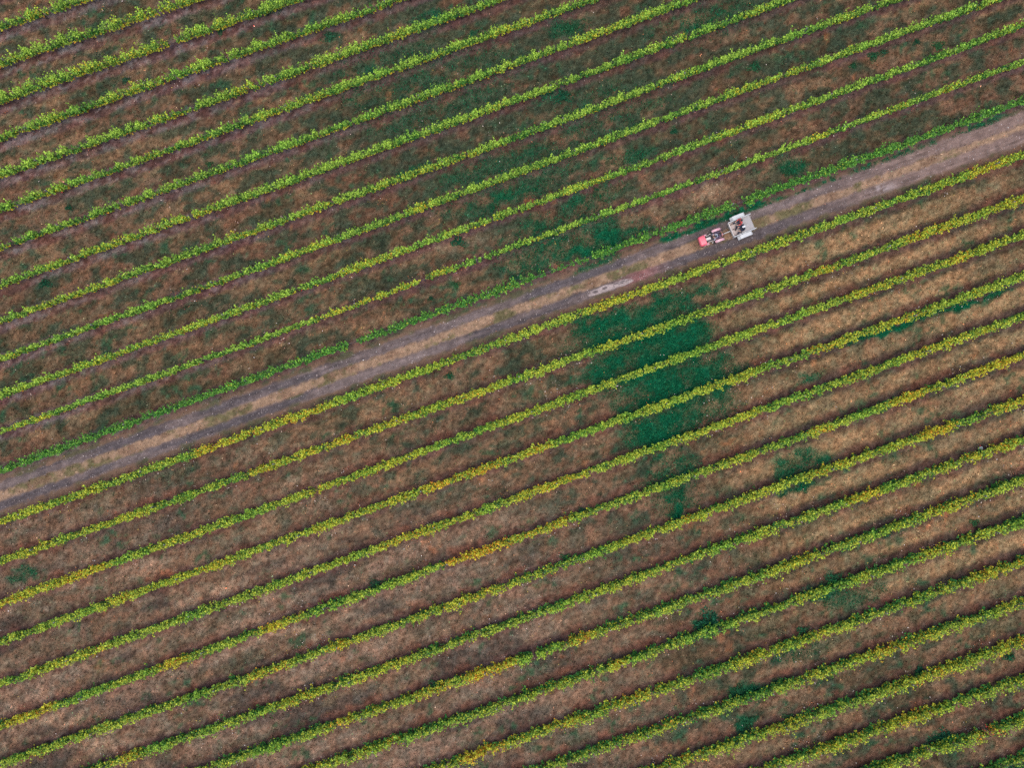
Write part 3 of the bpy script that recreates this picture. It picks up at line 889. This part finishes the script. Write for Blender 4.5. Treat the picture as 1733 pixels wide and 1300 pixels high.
# ------------------------------------------------------------------ weed clumps
WEEDS = [(1200, 1055, 24, 'big round dark green weed clump touching the tenth vine row below the track'),
         (1411, 980, 14, 'dark green weed clump above the ninth row near the right, blackish'),
         (636, 990, 13, 'dark green weed clump on the upper edge of the sixth row below the track'),
         (740, 1160, 13, 'dark green weed clump on the tenth row below the track, left of its small gap'),
         (966, 1280, 9, 'small weed clump by the bottom edge under the eleventh row'),
         (1250, 1168, 12, 'left of two dark weed clumps side by side above the twelfth row'),
         (1275, 1170, 10, 'right of two dark weed clumps side by side above the twelfth row'),
         (1268, 1222, 13, 'loose green weed clump midway between twelfth and thirteenth rows'),
         (1256, 1244, 10, 'low green weed clump just above the thirteenth row near the bottom edge'),
         (1334, 1215, 9, 'pointed green weed clump above the thirteenth row'),
         (1557, 1135, 9, 'green weed clump growing at the narrow gap of the thirteenth row'),
         (1709, 1112, 11, 'pale green weed clump below the thirteenth row by the right edge'),
         (1600, 1250, 16, 'wide dark weed clump between the last two rows at bottom right'),
         (1359, 1068, 10, 'green weed clump on the upper edge of the eleventh row'),
         (985, 865, 9, 'emerald weed clump above the sixth row, right of the golden stretch'),
         (957, 944, 9, 'emerald weed clump above the seventh row near the centre'),
         (953, 162, 16, 'broad dark weed clump midway in the upper rows, under the seventh row'),
         (1277, 112, 12, 'oval blue green weed clump between fifth and fourth rows, upper right'),
         (1141, 222, 7, 'small green weed clump above the fourth row, upper right of centre'),
         (966, 48, 13, 'dark weed clump below the eighth row near the top edge'),
         (558, 60, 12, 'dark weed clump below the tenth row near the top edge'),
         (772, 482, 8, 'round grey green weed ringed by reddish dead grass'),
         (729, 505, 6, 'small weed clump under the break in the second row above the track'),
         (761, 636, 9, 'bright green weed clump under the first row below the track'),
         (775, 409, 13, 'flat dark weed clump between the third and second rows above the track'),
         (373, 52, 8, 'weed clump under the eleventh row near the top edge'),
         (212, 135, 8, 'dark weed clump above the tenth row at upper left'),
         (354, 277, 7, 'small dark weed clump above the eighth row near the left'),
         (76, 479, 11, 'green weed clump below the seventh row by the left edge'),
         (277, 372, 6, 'small dark weed clump above the sixth row on the left'),
         (116, 351, 7, 'small weed clump between eighth and seventh rows by the left edge'),
         (1479, 94, 11, 'green weed clump between third and second row from the top right, wider'),
         (1496, 88, 8, 'green weed clump joined to a wider one, between rows at top right'),
         (1589, 76, 11, 'dark green weed clump nearest the top right corner'),
         (1552, 70, 7, 'round weed clump left of the one nearest the top right corner'),
         (1444, 110, 7, 'isolated blue green weed clump above the third row, upper right'),
         (1490, 690, 10, 'dark weed clump above the sixth row near the right edge'),
         (1333, 292, 9, 'emerald weed clump above the dark row at the right of the trailer'),
         (1500, 905, 9, 'blackish weed clump above the ninth row on the right'),
         (1650, 885, 8, 'dark weed clump above the tenth row by the right edge')]


def weed_mesh(i):
    g = np.random.default_rng(900 + i)
    n = 360
    a = g.uniform(0, 2 * np.pi, n); rr = np.sqrt(g.uniform(0, 1, n)) * (.8 + .35 * np.sin(a * 3 + i) + g.normal(0, .08, n))
    hh = (1 - np.clip(rr, 0, 1) ** 2) * .42 + .06
    tz = g.uniform(.35, 1, n)
    P = np.stack([np.cos(a) * rr, np.sin(a) * rr, hh * tz], -1)
    nrm = np.stack([np.cos(a) * rr * .6, np.sin(a) * rr * .6, np.full(n, .7)], -1) + g.normal(0, .4, (n, 3))
    nrm /= np.linalg.norm(nrm, axis=1, keepdims=True)
    tan = np.stack([np.cos(a), np.sin(a), np.full(n, .35)], -1) + g.normal(0, .35, (n, 3))
    tan -= nrm * np.sum(tan * nrm, 1, keepdims=True); tan /= np.linalg.norm(tan, axis=1, keepdims=True)
    bi = np.cross(nrm, tan)
    L = g.uniform(.16, .34, (n, 1)); w = L * g.uniform(.22, .4, (n, 1))
    q = np.stack([P - tan * L * .5, P + bi * w * .5, P + tan * L * .5 - nrm * L * .12, P - bi * w * .5], 1)
    q[..., 2] = np.maximum(q[..., 2], .01)
    base = np.array([(.012, .070, .036), (.018, .085, .038), (.022, .075, .040), (.030, .100, .040)][i % 4])
    c = base * g.lognormal(0, .3, (n, 1))
    o = mesh_np('weed_clump', q.reshape(-1, 3), np.arange(n * 4), 4, M['blade'], col=np.repeat(c, 4, 0))
    C.objects.unlink(o)
    return o


WP = [weed_mesh(i) for i in range(6)]
for i, (px, py, rp, lab) in enumerate(WEEDS):
    o = WP[i % 6].copy(); C.objects.link(o)
    x, y = at(px, py, .1)
    s = rp * MPP
    o.location = (float(x), float(y), 0)
    o.scale = (s * 1.15, s * .9, s * .55 + .3)
    o.rotation_euler = (0, 0, ANG if i % 3 else ANG + 2.8)
    tag(o, lab, 'weed', 'weed clumps between the vine rows')

# white stone by a row at the right
bm = bmesh.new()
bmesh.ops.create_icosphere(bm, subdivisions=3, radius=1)
for v in bm.verts:
    f = 1 + .16 * math.sin(v.co.x * 4 + 1) * math.cos(v.co.y * 3) + .08 * math.sin(v.co.z * 7)
    v.co = Vector((v.co.x * .24 * f, v.co.y * .17 * f, v.co.z * .13 * f + .07))
o = bm_obj('stone', bm, M['stone'], smooth=True)
x, y = at(1659.5, 759.5, .1); o.location = (float(x), float(y), 0); o.rotation_euler = (0, 0, .4)
tag(o, 'white stone lying above the eighth vine row near the right edge', 'stone')


# ------------------------------------------------------------------ solid modelling helpers
def add_box(bm, c, s, bev=0.0, rot=None, taper=None):
    """box centred at c of size s; taper = (sx, sy) scale of its top"""
    t = bmesh.new()
    bmesh.ops.create_cube(t, size=1)
    for v in t.verts:
        k = (taper if taper and v.co.z > 0 else (1, 1))
        v.co = Vector((v.co.x * s[0] * k[0], v.co.y * s[1] * k[1], v.co.z * s[2]))
    if bev:
        bmesh.ops.bevel(t, geom=t.edges[:], offset=bev, segments=2, profile=.6, affect='EDGES')
    m = Matrix.Translation(Vector(c)) @ (Euler(rot).to_matrix().to_4x4() if rot else Matrix())
    bmesh.ops.transform(t, matrix=m, verts=t.verts)
    me = bpy.data.meshes.new('tmp'); t.to_mesh(me); t.free()
    bm.from_mesh(me); bpy.data.meshes.remove(me)


def add_lathe(bm, c, prof, axis='Y', seg=28):
    """closed profile of (radius, offset) turned round an axis through c"""
    rings = []
    for j in range(seg):
        t = 2 * math.pi * j / seg
        ring = []
        for (r, h) in prof:
            if axis == 'Y':
                p = (c[0] + r * math.cos(t), c[1] + h, c[2] + r * math.sin(t))
            else:
                p = (c[0] + r * math.cos(t), c[1] + r * math.sin(t), c[2] + h)
            ring.append(bm.verts.new(p))
        rings.append(ring)
    m = len(prof)
    for j in range(seg):
        A, B = rings[j], rings[(j + 1) % seg]
        for i in range(m):
            try:
                bm.faces.new((A[i], A[(i + 1) % m], B[(i + 1) % m], B[i]))
            except ValueError:
                pass


def add_prism(bm, poly, y0, y1):
    """x-z outline pushed through y"""
    a = [bm.verts.new((x, y0, z)) for x, z in poly]; b = [bm.verts.new((x, y1, z)) for x, z in poly]
    n = len(poly)
    bm.faces.new(a); bm.faces.new(b[::-1])
    for i in range(n):
        bm.faces.new((a[i], b[i], b[(i + 1) % n], a[(i + 1) % n]))


def add_plate(bm, path, width_y0, width_y1, th):
    """bent sheet: x-z path, swept in y, with thickness"""
    poly = [(x, z) for x, z in path] + [(x, z - th) for x, z in reversed(path)]
    add_prism(bm, poly, width_y0, width_y1)


def wheel(parent, x, y, r, w, lugs=14):
    bm = bmesh.new()
    prof = [(r * .58, -w / 2), (r * .88, -w / 2), (r * .97, -w * .42), (r, -w * .2), (r, w * .2), (r * .97, w * .42), (r * .88, w / 2), (r * .58, w / 2)]
    add_lathe(bm, (x, y, r), prof)
    for i in range(lugs):
        t = 2 * math.pi * i / lugs
        for sgn in (-1, 1):
            tt = t + (math.pi / lugs if sgn > 0 else 0)
            add_box(bm, (x + math.cos(tt) * r * .99, y + sgn * w * .24, r + math.sin(tt) * r * .99), (r * .07, w * .46, r * .09), rot=(0, -tt, 0))
    ty = bm_obj('wheel', bm, M['tyre'], parent)
    bm = bmesh.new()
    add_lathe(bm, (x, y, r), [(.03, -w * .30), (r * .4, -w * .22), (r * .585, -w * .42), (r * .585, w * .42), (r * .4, w * .22), (.03, w * .30)])
    bm_obj('rim', bm, M['rim'], ty)
    return ty


# ------------------------------------------------------------------ people
def skin(name, verts, edges, rad, mat, parent=None, sub=1, root=0):
    me = bpy.data.meshes.new(name)
    me.from_pydata(verts, edges, [])
    o = bpy.data.objects.new(name, me); C.objects.link(o)
    md = o.modifiers.new('Skin', 'SKIN'); md.use_smooth_shade = True
    if not me.skin_vertices:
        raise RuntimeError('no skin layer')
    for i, d in enumerate(me.skin_vertices[0].data):
        rr = rad[i] if isinstance(rad[i], tuple) else (rad[i], rad[i])
        d.radius = rr
        d.use_root = (i == root)
    s = o.modifiers.new('Sub', 'SUBSURF'); s.levels = sub; s.render_levels = sub
    dg = bpy.context.evaluated_depsgraph_get()
    new = bpy.data.meshes.new_from_object(o.evaluated_get(dg))
    o.modifiers.clear()
    o.data = new
    bpy.data.meshes.remove(me)
    new.name = name
    new.materials.clear(); new.materials.append(mat)
    if parent is not None: o.parent = parent
    return o


class Skel:
    def __init__(s): s.v = []; s.e = []; s.r = []

    def add(s, p, r, parent=None):
        s.v.append(tuple(p)); s.r.append(r)
        if parent is not None: s.e.append((parent, len(s.v) - 1))
        return len(s.v) - 1


def hand(sk, wrist_i, wrist, direction, palm_n, thumb_side):
    """palm, four unequal bent fingers and a thumb leaving the palm's side"""
    d = Vector(direction).normalized(); n = Vector(palm_n).normalized(); s = d.cross(n).normalized()
    w = Vector(wrist)
    pm = sk.add(w + d * .045, (.034, .018), wrist_i)
    for q, (off, ln) in enumerate(((-.030, .062), (-.010, .074), (.010, .080), (.030, .070))):
        k = w + d * .092 + s * off * -thumb_side
        a = sk.add(k, .010, pm)
        b = sk.add(k + d * ln * .5 - n * .010, .0088, a)
        sk.add(k + d * ln * .82 - n * .034, .0078, b)
    k = w + d * .035 + s * .036 * thumb_side
    a = sk.add(k, .0125, pm)
    b = sk.add(k + d * .035 + s * .018 * thumb_side - n * .008, .0105, a)
    sk.add(k + d * .062 + s * .016 * thumb_side - n * .022, .009, b)


def person(label, loc, rz, j, top, legs, head_cover, cap=False, group=None):
    """seated person facing +x; j holds the joints of the pose"""
    root = empty('person', loc, rz)
    tag(root, label, 'person', group)
    sk = Skel()
    pel = sk.add(j['pelvis'], (.125, .10)); sp = sk.add(j['spine'], (.12, .095), pel); ch = sk.add(j['chest'], (.135, .10), sp)
    nb = sk.add(j['neck'], .06, ch)
    hc = Vector(j['head'])
    h1 = sk.add(hc + Vector((-.005, 0, -.075)), .058, nb); h2 = sk.add(hc, (.078, .088), h1); sk.add(hc + Vector((-.01, 0, .075)), (.066, .074), h2)
    nose = sk.add(hc + Vector((.098, 0, -.012)), .014, h2)
    for s in (1, -1):
        sk.add(hc + Vector((-.005, .086 * s, -.01)), .016, h2)
        t = 'L' if s > 0 else 'R'
        sh = sk.add(j['sh' + t], .060, ch); el = sk.add(j['el' + t], .044, sh)
        fo = sk.add((Vector(j['el' + t]) * .55 + Vector(j['wr' + t]) * .45), .040, el); wr = sk.add(j['wr' + t], .028, fo)
        dr = Vector(j['wr' + t]) - Vector(j['el' + t])
        hand(sk, wr, j['wr' + t], dr, (0, 0, 1), -s)
        hp = sk.add(j['hip' + t], .088, pel); kn = sk.add(j['kn' + t], .060, hp)
        cf = sk.add(Vector(j['kn' + t]) * .62 + Vector(j['an' + t]) * .38, .055, kn); an = sk.add(j['an' + t], .038, cf)
        sk.add(j['to' + t], (.036, .026), an)
    body = skin('body', sk.v, sk.e, sk.r, M['skin'], root)
    # shirt or jacket
    a = Skel()
    p0 = a.add(Vector(j['pelvis']) + Vector((0, 0, .03)), (.15, .125)); p1 = a.add(j['spine'], (.148, .120), p0); p2 = a.add(j['chest'], (.165, .125), p1)
    a.add(Vector(j['neck']) - Vector((0, 0, .01)), (.078, .078), p2)
    for t in 'LR':
        s1 = a.add(j['sh' + t], .080, p2); e1 = a.add(j['el' + t], .062, s1)
        a.add(Vector(j['el' + t]) * .12 + Vector(j['wr' + t]) * .88, .046, e1)
    skin('jacket', a.v, a.e, a.r, top, root)
    a = Skel()
    p0 = a.add(j['pelvis'], (.145, .12))
    for t in 'LR':
        h = a.add(j['hip' + t], .105, p0); kn = a.add(j['kn' + t], .078, h)
        a.add(Vector(j['kn' + t]) * .1 + Vector(j['an' + t]) * .9, .058, kn)
    skin('trousers', a.v, a.e, a.r, legs, root)
    for t in 'LR':
        a = Skel()
        q = a.add(Vector(j['an' + t]) + Vector((-.03, 0, -.02)), .05); q2 = a.add(Vector(j['an' + t]) * .4 + Vector(j['to' + t]) * .6, (.048, .042), q)
        a.add(Vector(j['to' + t]) + Vector((.03, 0, 0)), (.042, .032), q2)
        skin('shoe', a.v, a.e, a.r, M['black'], root)
    # eyes, mouth
    for s in (1, -1):
        bm = bmesh.new(); bmesh.ops.create_uvsphere(bm, u_segments=8, v_segments=6, radius=.012, matrix=Matrix.Translation(hc + Vector((.078, .032 * s, .012))))
        bm_obj('eye', bm, M['eye'], body)
    # hair or cap: shell over the upper back of the head
    bm = bmesh.new()
    bmesh.ops.create_uvsphere(bm, u_segments=20, v_segments=14, radius=1)
    for v in list(bm.verts):
        if (v.co.z < -.25 + .55 * max(v.co.x, 0)) if not cap else (v.co.z < .12):
            bm.verts.remove(v)
    for v in bm.verts:
        v.co = Vector((v.co.x * .112 - .008, v.co.y * .104, v.co.z * .118 + .018)) + hc
    if cap:
        t = bmesh.new()
        bmesh.ops.create_uvsphere(t, u_segments=16, v_segments=8, radius=1)
        for v in t.verts: v.co = Vector((v.co.x * .10 + .10, v.co.y * .085, v.co.z * .010 + .035)) + hc
        me = bpy.data.meshes.new('tmp'); t.to_mesh(me); t.free(); bm.from_mesh(me); bpy.data.meshes.remove(me)
    bm_obj('cap' if cap else 'hair', bm, head_cover, root, smooth=True)
    return root


def pose(**kw):
    j = dict(pelvis=(0, 0, .11), spine=(-.02, 0, .30), chest=(0, 0, .46), neck=(.015, 0, .60), head=(.045, 0, .74),
             shL=(0, .17, .52), shR=(0, -.17, .52), elL=(.10, .25, .28), elR=(.10, -.25, .28), wrL=(.32, .18, .20), wrR=(.32, -.18, .20),
             hipL=(.02, .09, .09), hipR=(.02, -.09, .09), knL=(.42, .14, .11), knR=(.42, -.14, .11), anL=(.60, .15, -.27), anR=(.60, -.15, -.27),
             toL=(.76, .17, -.315), toR=(.76, -.17, -.315))
    j.update(kw)
    return j


# ------------------------------------------------------------------ trailer
tx_, ty_ = at(1255.0, 382.2, .85)
TR = empty('trailer', (float(tx_), float(ty_), 0), R(202.3))
tag(TR, 'small white open trailer with grey rear deck, towed by the red tractor', 'trailer')
LX, WY = 1.98, 1.37
x0, x1 = -LX / 2, LX / 2
FZ, DZ, WZ = .55, .88, 1.0
bm = bmesh.new()
add_box(bm, (0, 0, FZ - .03), (LX - .1, WY - .1, .06), .008)
for i in range(9):      # floor ribs
    add_box(bm, (x1 - .12 - i * .11, 0, FZ + .006), (.02, WY - .12, .012))
bm_obj('floor', bm, M['floor'], TR)
bm = bmesh.new()
for yy in (-.35, .35): add_box(bm, (-.02, yy, FZ - .11), (LX - .05, .06, .10), .006)
add_box(bm, (x1 - .25, 0, FZ - .12), (.06, WY - .1, .07), .006)
add_box(bm, (-.1, 0, .31), (.06, WY + .1, .06), .006)
add_box(bm, (-.1, .35, .39), (.05, .05, .12)); add_box(bm, (-.1, -.35, .39), (.05, .05, .12))
bm_obj('chassis', bm, M['white'], TR)
for s in (1, -1):
    bm = bmesh.new()
    add_box(bm, (-.02, s * (WY / 2 - .02), (FZ + WZ) / 2), (LX + .10, .035, WZ - FZ + .08), .008)
    add_box(bm, (-.02, s * (WY / 2 - .02), WZ + .045), (LX + .12, .055, .03), .006)
    for xx in (x1 - .1, 0, x0 + .1): add_box(bm, (xx, s * (WY / 2 + .012), (FZ + WZ) / 2), (.05, .03, WZ - FZ), .004)
    bm_obj('side_wall', bm, M['white'], TR)
bm = bmesh.new()
add_box(bm, (x1 - .02, 0, FZ + .14), (.035, WY - .075, .34), .008)
add_box(bm, (x1 - .02, 0, FZ + .325), (.055, WY - .08, .03), .006)
bm_obj('front_wall', bm, M['cream'], TR)
bm = bmesh.new()
dx0, dx1 = x0 + .02, x0 + LX * .585
add_box(bm, ((dx0 + dx1) / 2, 0, DZ - .02), (dx1 - dx0, WY - .09, .035), .008)
for i in range(5): add_box(bm, ((dx0 + dx1) / 2, -.5 + i * .25, DZ + .0), (dx1 - dx0 - .06, .02, .012), .003)
add_box(bm, (dx0 + .015, 0, DZ + .0), (.03, WY - .09, .05), .005)
bm_obj('deck', bm, M['deck'], TR)
bm = bmesh.new()
add_box(bm, (dx1 - .03, 0, (FZ + DZ) / 2 - .02), (.03, WY - .10, DZ - FZ - .045), .005)
bm_obj('deck_front', bm, M['deck'], TR)
for s in (1, -1):
    bm = bmesh.new()
    ya, yb = s * (WY / 2 + .03), s * (WY / 2 + .36)
    add_plate(bm, [(.66, .62), (.46, .88), (.30, .93), (-.52, .93), (-.62, .86), (-.66, .70)], min(ya, yb), max(ya, yb), .03)
    add_prism(bm, [(.66, .60), (.46, .86), (.30, .905), (-.52, .905), (-.62, .84), (-.66, .68), (-.52, .74), (.26, .74), (.48, .60)], min(yb - s * .02, yb), max(yb - s * .02, yb))
    bm_obj('mudguard', bm, M['white'], TR)
    wheel(TR, -.1, s * (WY / 2 + .19), .31, .20, 12)
bm = bmesh.new()
tube(bm, [(x1 - .2, 0, FZ - .10), (x1 + .25, 0, FZ - .08), (x1 + .92, 0, .50)], [.04, .036, .032], 8)
add_lathe(bm, (x1 + .95, 0, .49), [(.03, -.02), (.065, -.02), (.065, .02), (.03, .02)], 'Z', 14)
bm_obj('drawbar', bm, M['white'], TR)
for s in (1, -1):
    bm = bmesh.new(); add_box(bm, (x0 - .015, s * .52, FZ - .06), (.03, .14, .08), .008); bm_obj('tail_light', bm, M['red'], TR)


def on(root, lx, ly, lz):
    c, s = math.cos(root.rotation_euler[2]), math.sin(root.rotation_euler[2])
    lx, ly, lz = lx * root.scale[0], ly * root.scale[1], lz * root.scale[2]
    return (root.location[0] + lx * c - ly * s, root.location[1] + lx * s + ly * c, lz)


person('person in a red top and dark trousers sitting in the trailer', on(TR, dx1 - .14, -.36, DZ + .0), TR.rotation_euler[2],
       pose(knL=(.40, .24, .10), anL=(.44, .42, -.25), toL=(.56, .50, -.295), knR=(.43, -.10, .11), anR=(.58, -.10, -.25), toR=(.73, -.12, -.295),
            wrL=(.30, .20, .22), wrR=(.30, -.15, .22)), M['red_cloth'], M['navy_cloth'], M['hair'], group='people riding the tractor and trailer')
person('person in dark clothes and a white cap sitting in the trailer', on(TR, dx1 - .16, .22, DZ + .0), TR.rotation_euler[2],
       pose(knL=(.41, .22, .10), anL=(.56, .30, -.25), toL=(.70, .34, -.295), knR=(.42, -.16, .11), anR=(.58, -.20, -.25), toR=(.72, -.24, -.295)),
       M['navy_cloth'], M['navy_cloth'], M['white_cloth'], cap=True, group='people riding the tractor and trailer')

# ------------------------------------------------------------------ tractor
mx_, my_ = at(1203.2, 402.4, .8)
TA = R(199.2)
mid = Vector((float(mx_), float(my_), 0))
hd = Vector((math.cos(TA), math.sin(TA), 0))
TC = empty('tractor', mid - hd * 1.02, TA)
TC.scale = (.88, .92, .92)
tag(TC, 'small red open tractor driving down the dirt track with a trailer in tow', 'tractor')


def cowl_mesh(bm, xa, xb, wa, wb, za, zb, nx=10, ny=12, nose=.22):
    """rounded bonnet: rings along x"""
    rings = []
    for i in range(nx + 1):
        t = i / nx
        x = xa + (xb - xa) * t
        f = 1 - max(0, (t - (1 - nose)) / nose) ** 2.2 * .38
        w = (wa + (wb - wa) * t) * (1 - (1 - f) * .7); top = za + (zb - za) * t - (1 - f) * .35
        bot = .52
        ring = []
        for j in range(ny + 1):
            a = math.pi * j / ny
            cx, cz = math.cos(a), math.sin(a)
            sx = math.copysign(abs(cx) ** .45, cx); sz = abs(cz) ** .45
            ring.append(bm.verts.new((x, sx * w / 2, bot + (top - bot) * sz)))
        rings.append(ring)
    for A, B in zip(rings, rings[1:]):
        for j in range(ny): bm.faces.new((A[j], A[j + 1], B[j + 1], B[j]))
    bm.faces.new(rings[-1]); bm.faces.new(rings[0][::-1])


bm = bmesh.new(); cowl_mesh(bm, 1.72, 2.36, 1.02, .96, 1.00, .95)
CW = bm_obj('nose_cowl', bm, M['red'], TC, smooth=True)
bm = bmesh.new()
for i in range(6): add_box(bm, (2.335, 0, .60 + i * .035), (.05, .50, .012), .003)
bm_obj('grille', bm, M['black'], CW)
for s in (1, -1):
    bm = bmesh.new(); add_lathe(bm, (0, 0, 0), [(.002, -.02), (.055, -.02), (.06, .0), (.04, .025), (.002, .03)], 'Z', 14)
    bmesh.ops.transform(bm, matrix=Matrix.Translation((2.31, s * .33, .72)) @ Euler((0, R(80), 0)).to_matrix().to_4x4(), verts=bm.verts)
    bm_obj('headlight', bm, M['lens'], TC)
bm = bmesh.new()   # bonnet between the cowl and the dash: narrow, pale lid over dark engine
add_box(bm, (1.42, 0, .62), (.62, .40, .42), .03); add_box(bm, (1.30, .24, .62), (.30, .12, .22), .02); add_box(bm, (1.52, -.25, .60), (.22, .12, .20), .02)
tube(bm, [(1.55, .22, .80), (1.30, .26, .84), (1.05, .22, .78)], .025, 6); tube(bm, [(1.6, -.2, .82), (1.35, -.26, .86), (1.1, -.2, .8)], .02, 6)
add_box(bm, (.75, 0, .50), (.85, .34, .30), .04)
bm_obj('engine', bm, M['engine'], TC)
bm = bmesh.new()
add_box(bm, (1.44, 0, .885), (.50, .24, .10), .035)
add_box(bm, (1.36, .30, .80), (.34, .05, .06), .015); add_box(bm, (1.40, -.31, .80), (.30, .05, .06), .015)
bm_obj('fuel_tank', bm, M['cream'], TC, smooth=False)
bm = bmesh.new()
lathe_c = (1.56, -.16, .98)
add_lathe(bm, (1.58, -.17, .93), [(.002, -.12), (.05, -.12), (.05, .10), (.022, .14), (.022, .36), (.002, .36)], 'Z', 14)
bm_obj('exhaust', bm, M['black'], TC)
bm = bmesh.new(); add_box(bm, (1.06, 0, .82), (.12, .44, .34), .03); add_box(bm, (1.02, 0, .99), (.10, .34, .06), .015, rot=(0, R(-25), 0))
bm_obj('dashboard', bm, M['black'], TC)
bm = bmesh.new()
th = R(28)
pts = [(0.90 + .17 * math.cos(a) * math.cos(th), .17 * math.sin(a), 1.10 + .17 * math.cos(a) * math.sin(th)) for a in [2 * math.pi * i / 24 for i in range(25)]]
tube(bm, pts, .013, 6, cap=False)
for a in (0, 2.1, 4.2): tube(bm, [(.90, 0, 1.10), (0.90 + .165 * math.cos(a) * math.cos(th), .165 * math.sin(a), 1.10 + .165 * math.cos(a) * math.sin(th))], .010, 5)
tube(bm, [(.90, 0, 1.10), (1.02, 0, .94)], .02, 6)
bm_obj('steering_wheel', bm, M['black'], TC)
bm = bmesh.new(); add_box(bm, (.80, .34, .46), (.62, .26, .03), .008); add_box(bm, (.80, -.34, .46), (.62, .26, .03), .008)
for i in range(5):
    for s in (1, -1): add_box(bm, (.56 + i * .12, s * .34, .478), (.02, .22, .008))
bm_obj('footplate', bm, M['rim'], TC)
bm = bmesh.new(); add_box(bm, (.40, 0, .72), (.40, .42, .09), .03); add_box(bm, (.17, 0, .90), (.08, .40, .32), .03, rot=(0, R(-10), 0)); add_box(bm, (.40, 0, .64), (.2, .2, .1))
bm_obj('seat', bm, M['black'], TC)
for s in (1, -1):
    bm = bmesh.new()
    r = .60
    path = [(.45 + r * math.cos(a), .52 + r * math.sin(a)) for a in [R(42 + i * 11) for i in range(11)]]
    ya, yb = s * .40, s * .62
    add_plate(bm, path, min(ya, yb), max(ya, yb), .025)
    add_prism(bm, [(x, z - .012) for x, z in path] + [(.45 - .35, .62), (.45 + .35, .62)], min(s * .27, s * .29), max(s * .27, s * .29))
    bm_obj('fender', bm, M['pale_red'], TC)
    wheel(TC, .45, s * .46, .50, .26, 16)
    wheel(TC, 1.86, s * .42, .31, .17, 14)
    # pale guard behind each front wheel, running back from the cowl
    bm = bmesh.new()
    add_plate(bm, [(1.90, .70), (1.66, .72), (1.48, .66), (1.36, .52)], min(s * .34, s * .52), max(s * .34, s * .52), .02)
    bm_obj('front_guard', bm, M['pale_red'], TC)
bm = bmesh.new()
tube(bm, [(1.86, -.40, .31), (1.86, .40, .31)], .035, 8); tube(bm, [(.45, -.44, .5), (.45, .44, .5)], .06, 8)
add_box(bm, (1.86, 0, .40), (.16, .22, .18), .02)
bm_obj('axle', bm, M['engine'], TC)
bm = bmesh.new()
tube(bm, [(.08, -.33, .55), (.06, -.33, 1.45), (.055, -.27, 1.53), (.055, .27, 1.53), (.06, .33, 1.45), (.08, .33, .55)], .026, 8)
bm_obj('roll_bar', bm, M['black'], TC)
bm = bmesh.new()
add_box(bm, (.02, 0, .50), (.40, .10, .06), .012); add_box(bm, (-.14, 0, .50), (.12, .18, .05), .012); add_box(bm, (.1, 0, .62), (.14, .36, .10), .02)
tube(bm, [(.1, .2, .6), (-.12, .26, .42)], .02, 6); tube(bm, [(.1, -.2, .6), (-.12, -.26, .42)], .02, 6)
bm_obj('hitch', bm, M['red'], TC)
person('person in a dark violet jacket and pale jeans driving the red tractor', on(TC, .36, 0, .77), TA,
       pose(elL=(.22, .26, .36), elR=(.22, -.26, .36), wrL=(.46, .13, .38), wrR=(.46, -.13, .38), knL=(.42, .20, .10), knR=(.42, -.20, .10),
            anL=(.50, .30, -.22), anR=(.50, -.30, -.22), toL=(.65, .32, -.262), toR=(.65, -.32, -.262)),
       M['violet_cloth'], M['jeans'], M['hair'], group='people riding the tractor and trailer')

# ------------------------------------------------------------------ light
SUN_EL, SUN_AZ = 76, 186       # azimuth clockwise from up the picture: light comes from below the picture
wd = bpy.data.worlds.new('World'); S.world = wd; wd.use_nodes = True
nt = wd.node_tree
sky = nt.nodes.new('ShaderNodeTexSky'); sky.sky_type = 'NISHITA'; sky.sun_disc = False
sky.sun_elevation = R(SUN_EL); sky.sun_rotation = R(SUN_AZ); sky.air_density = 1.0; sky.dust_density = 3.0; sky.ozone_density = 1.0
nt.links.new(sky.outputs[0], nt.nodes['Background'].inputs[0])
nt.nodes['Background'].inputs[1].default_value = .15
sd_ = bpy.data.lights.new('sun', 'SUN'); sd_.energy = 1.2; sd_.angle = R(42); sd_.color = (1, .93, .84)
so = bpy.data.objects.new('sun', sd_); C.objects.link(so)
az = R(SUN_AZ)
dirv = Vector((math.sin(az) * math.cos(R(SUN_EL)), math.cos(az) * math.cos(R(SUN_EL)), math.sin(R(SUN_EL))))
so.rotation_euler = dirv.to_track_quat('Z', 'Y').to_euler()
S.view_settings.view_transform = 'Standard'
S.view_settings.look = 'None'
S.view_settings.exposure = 0.90
S.view_settings.gamma = 1
S.cycles.max_bounces = 6
S.cycles.use_denoising = False
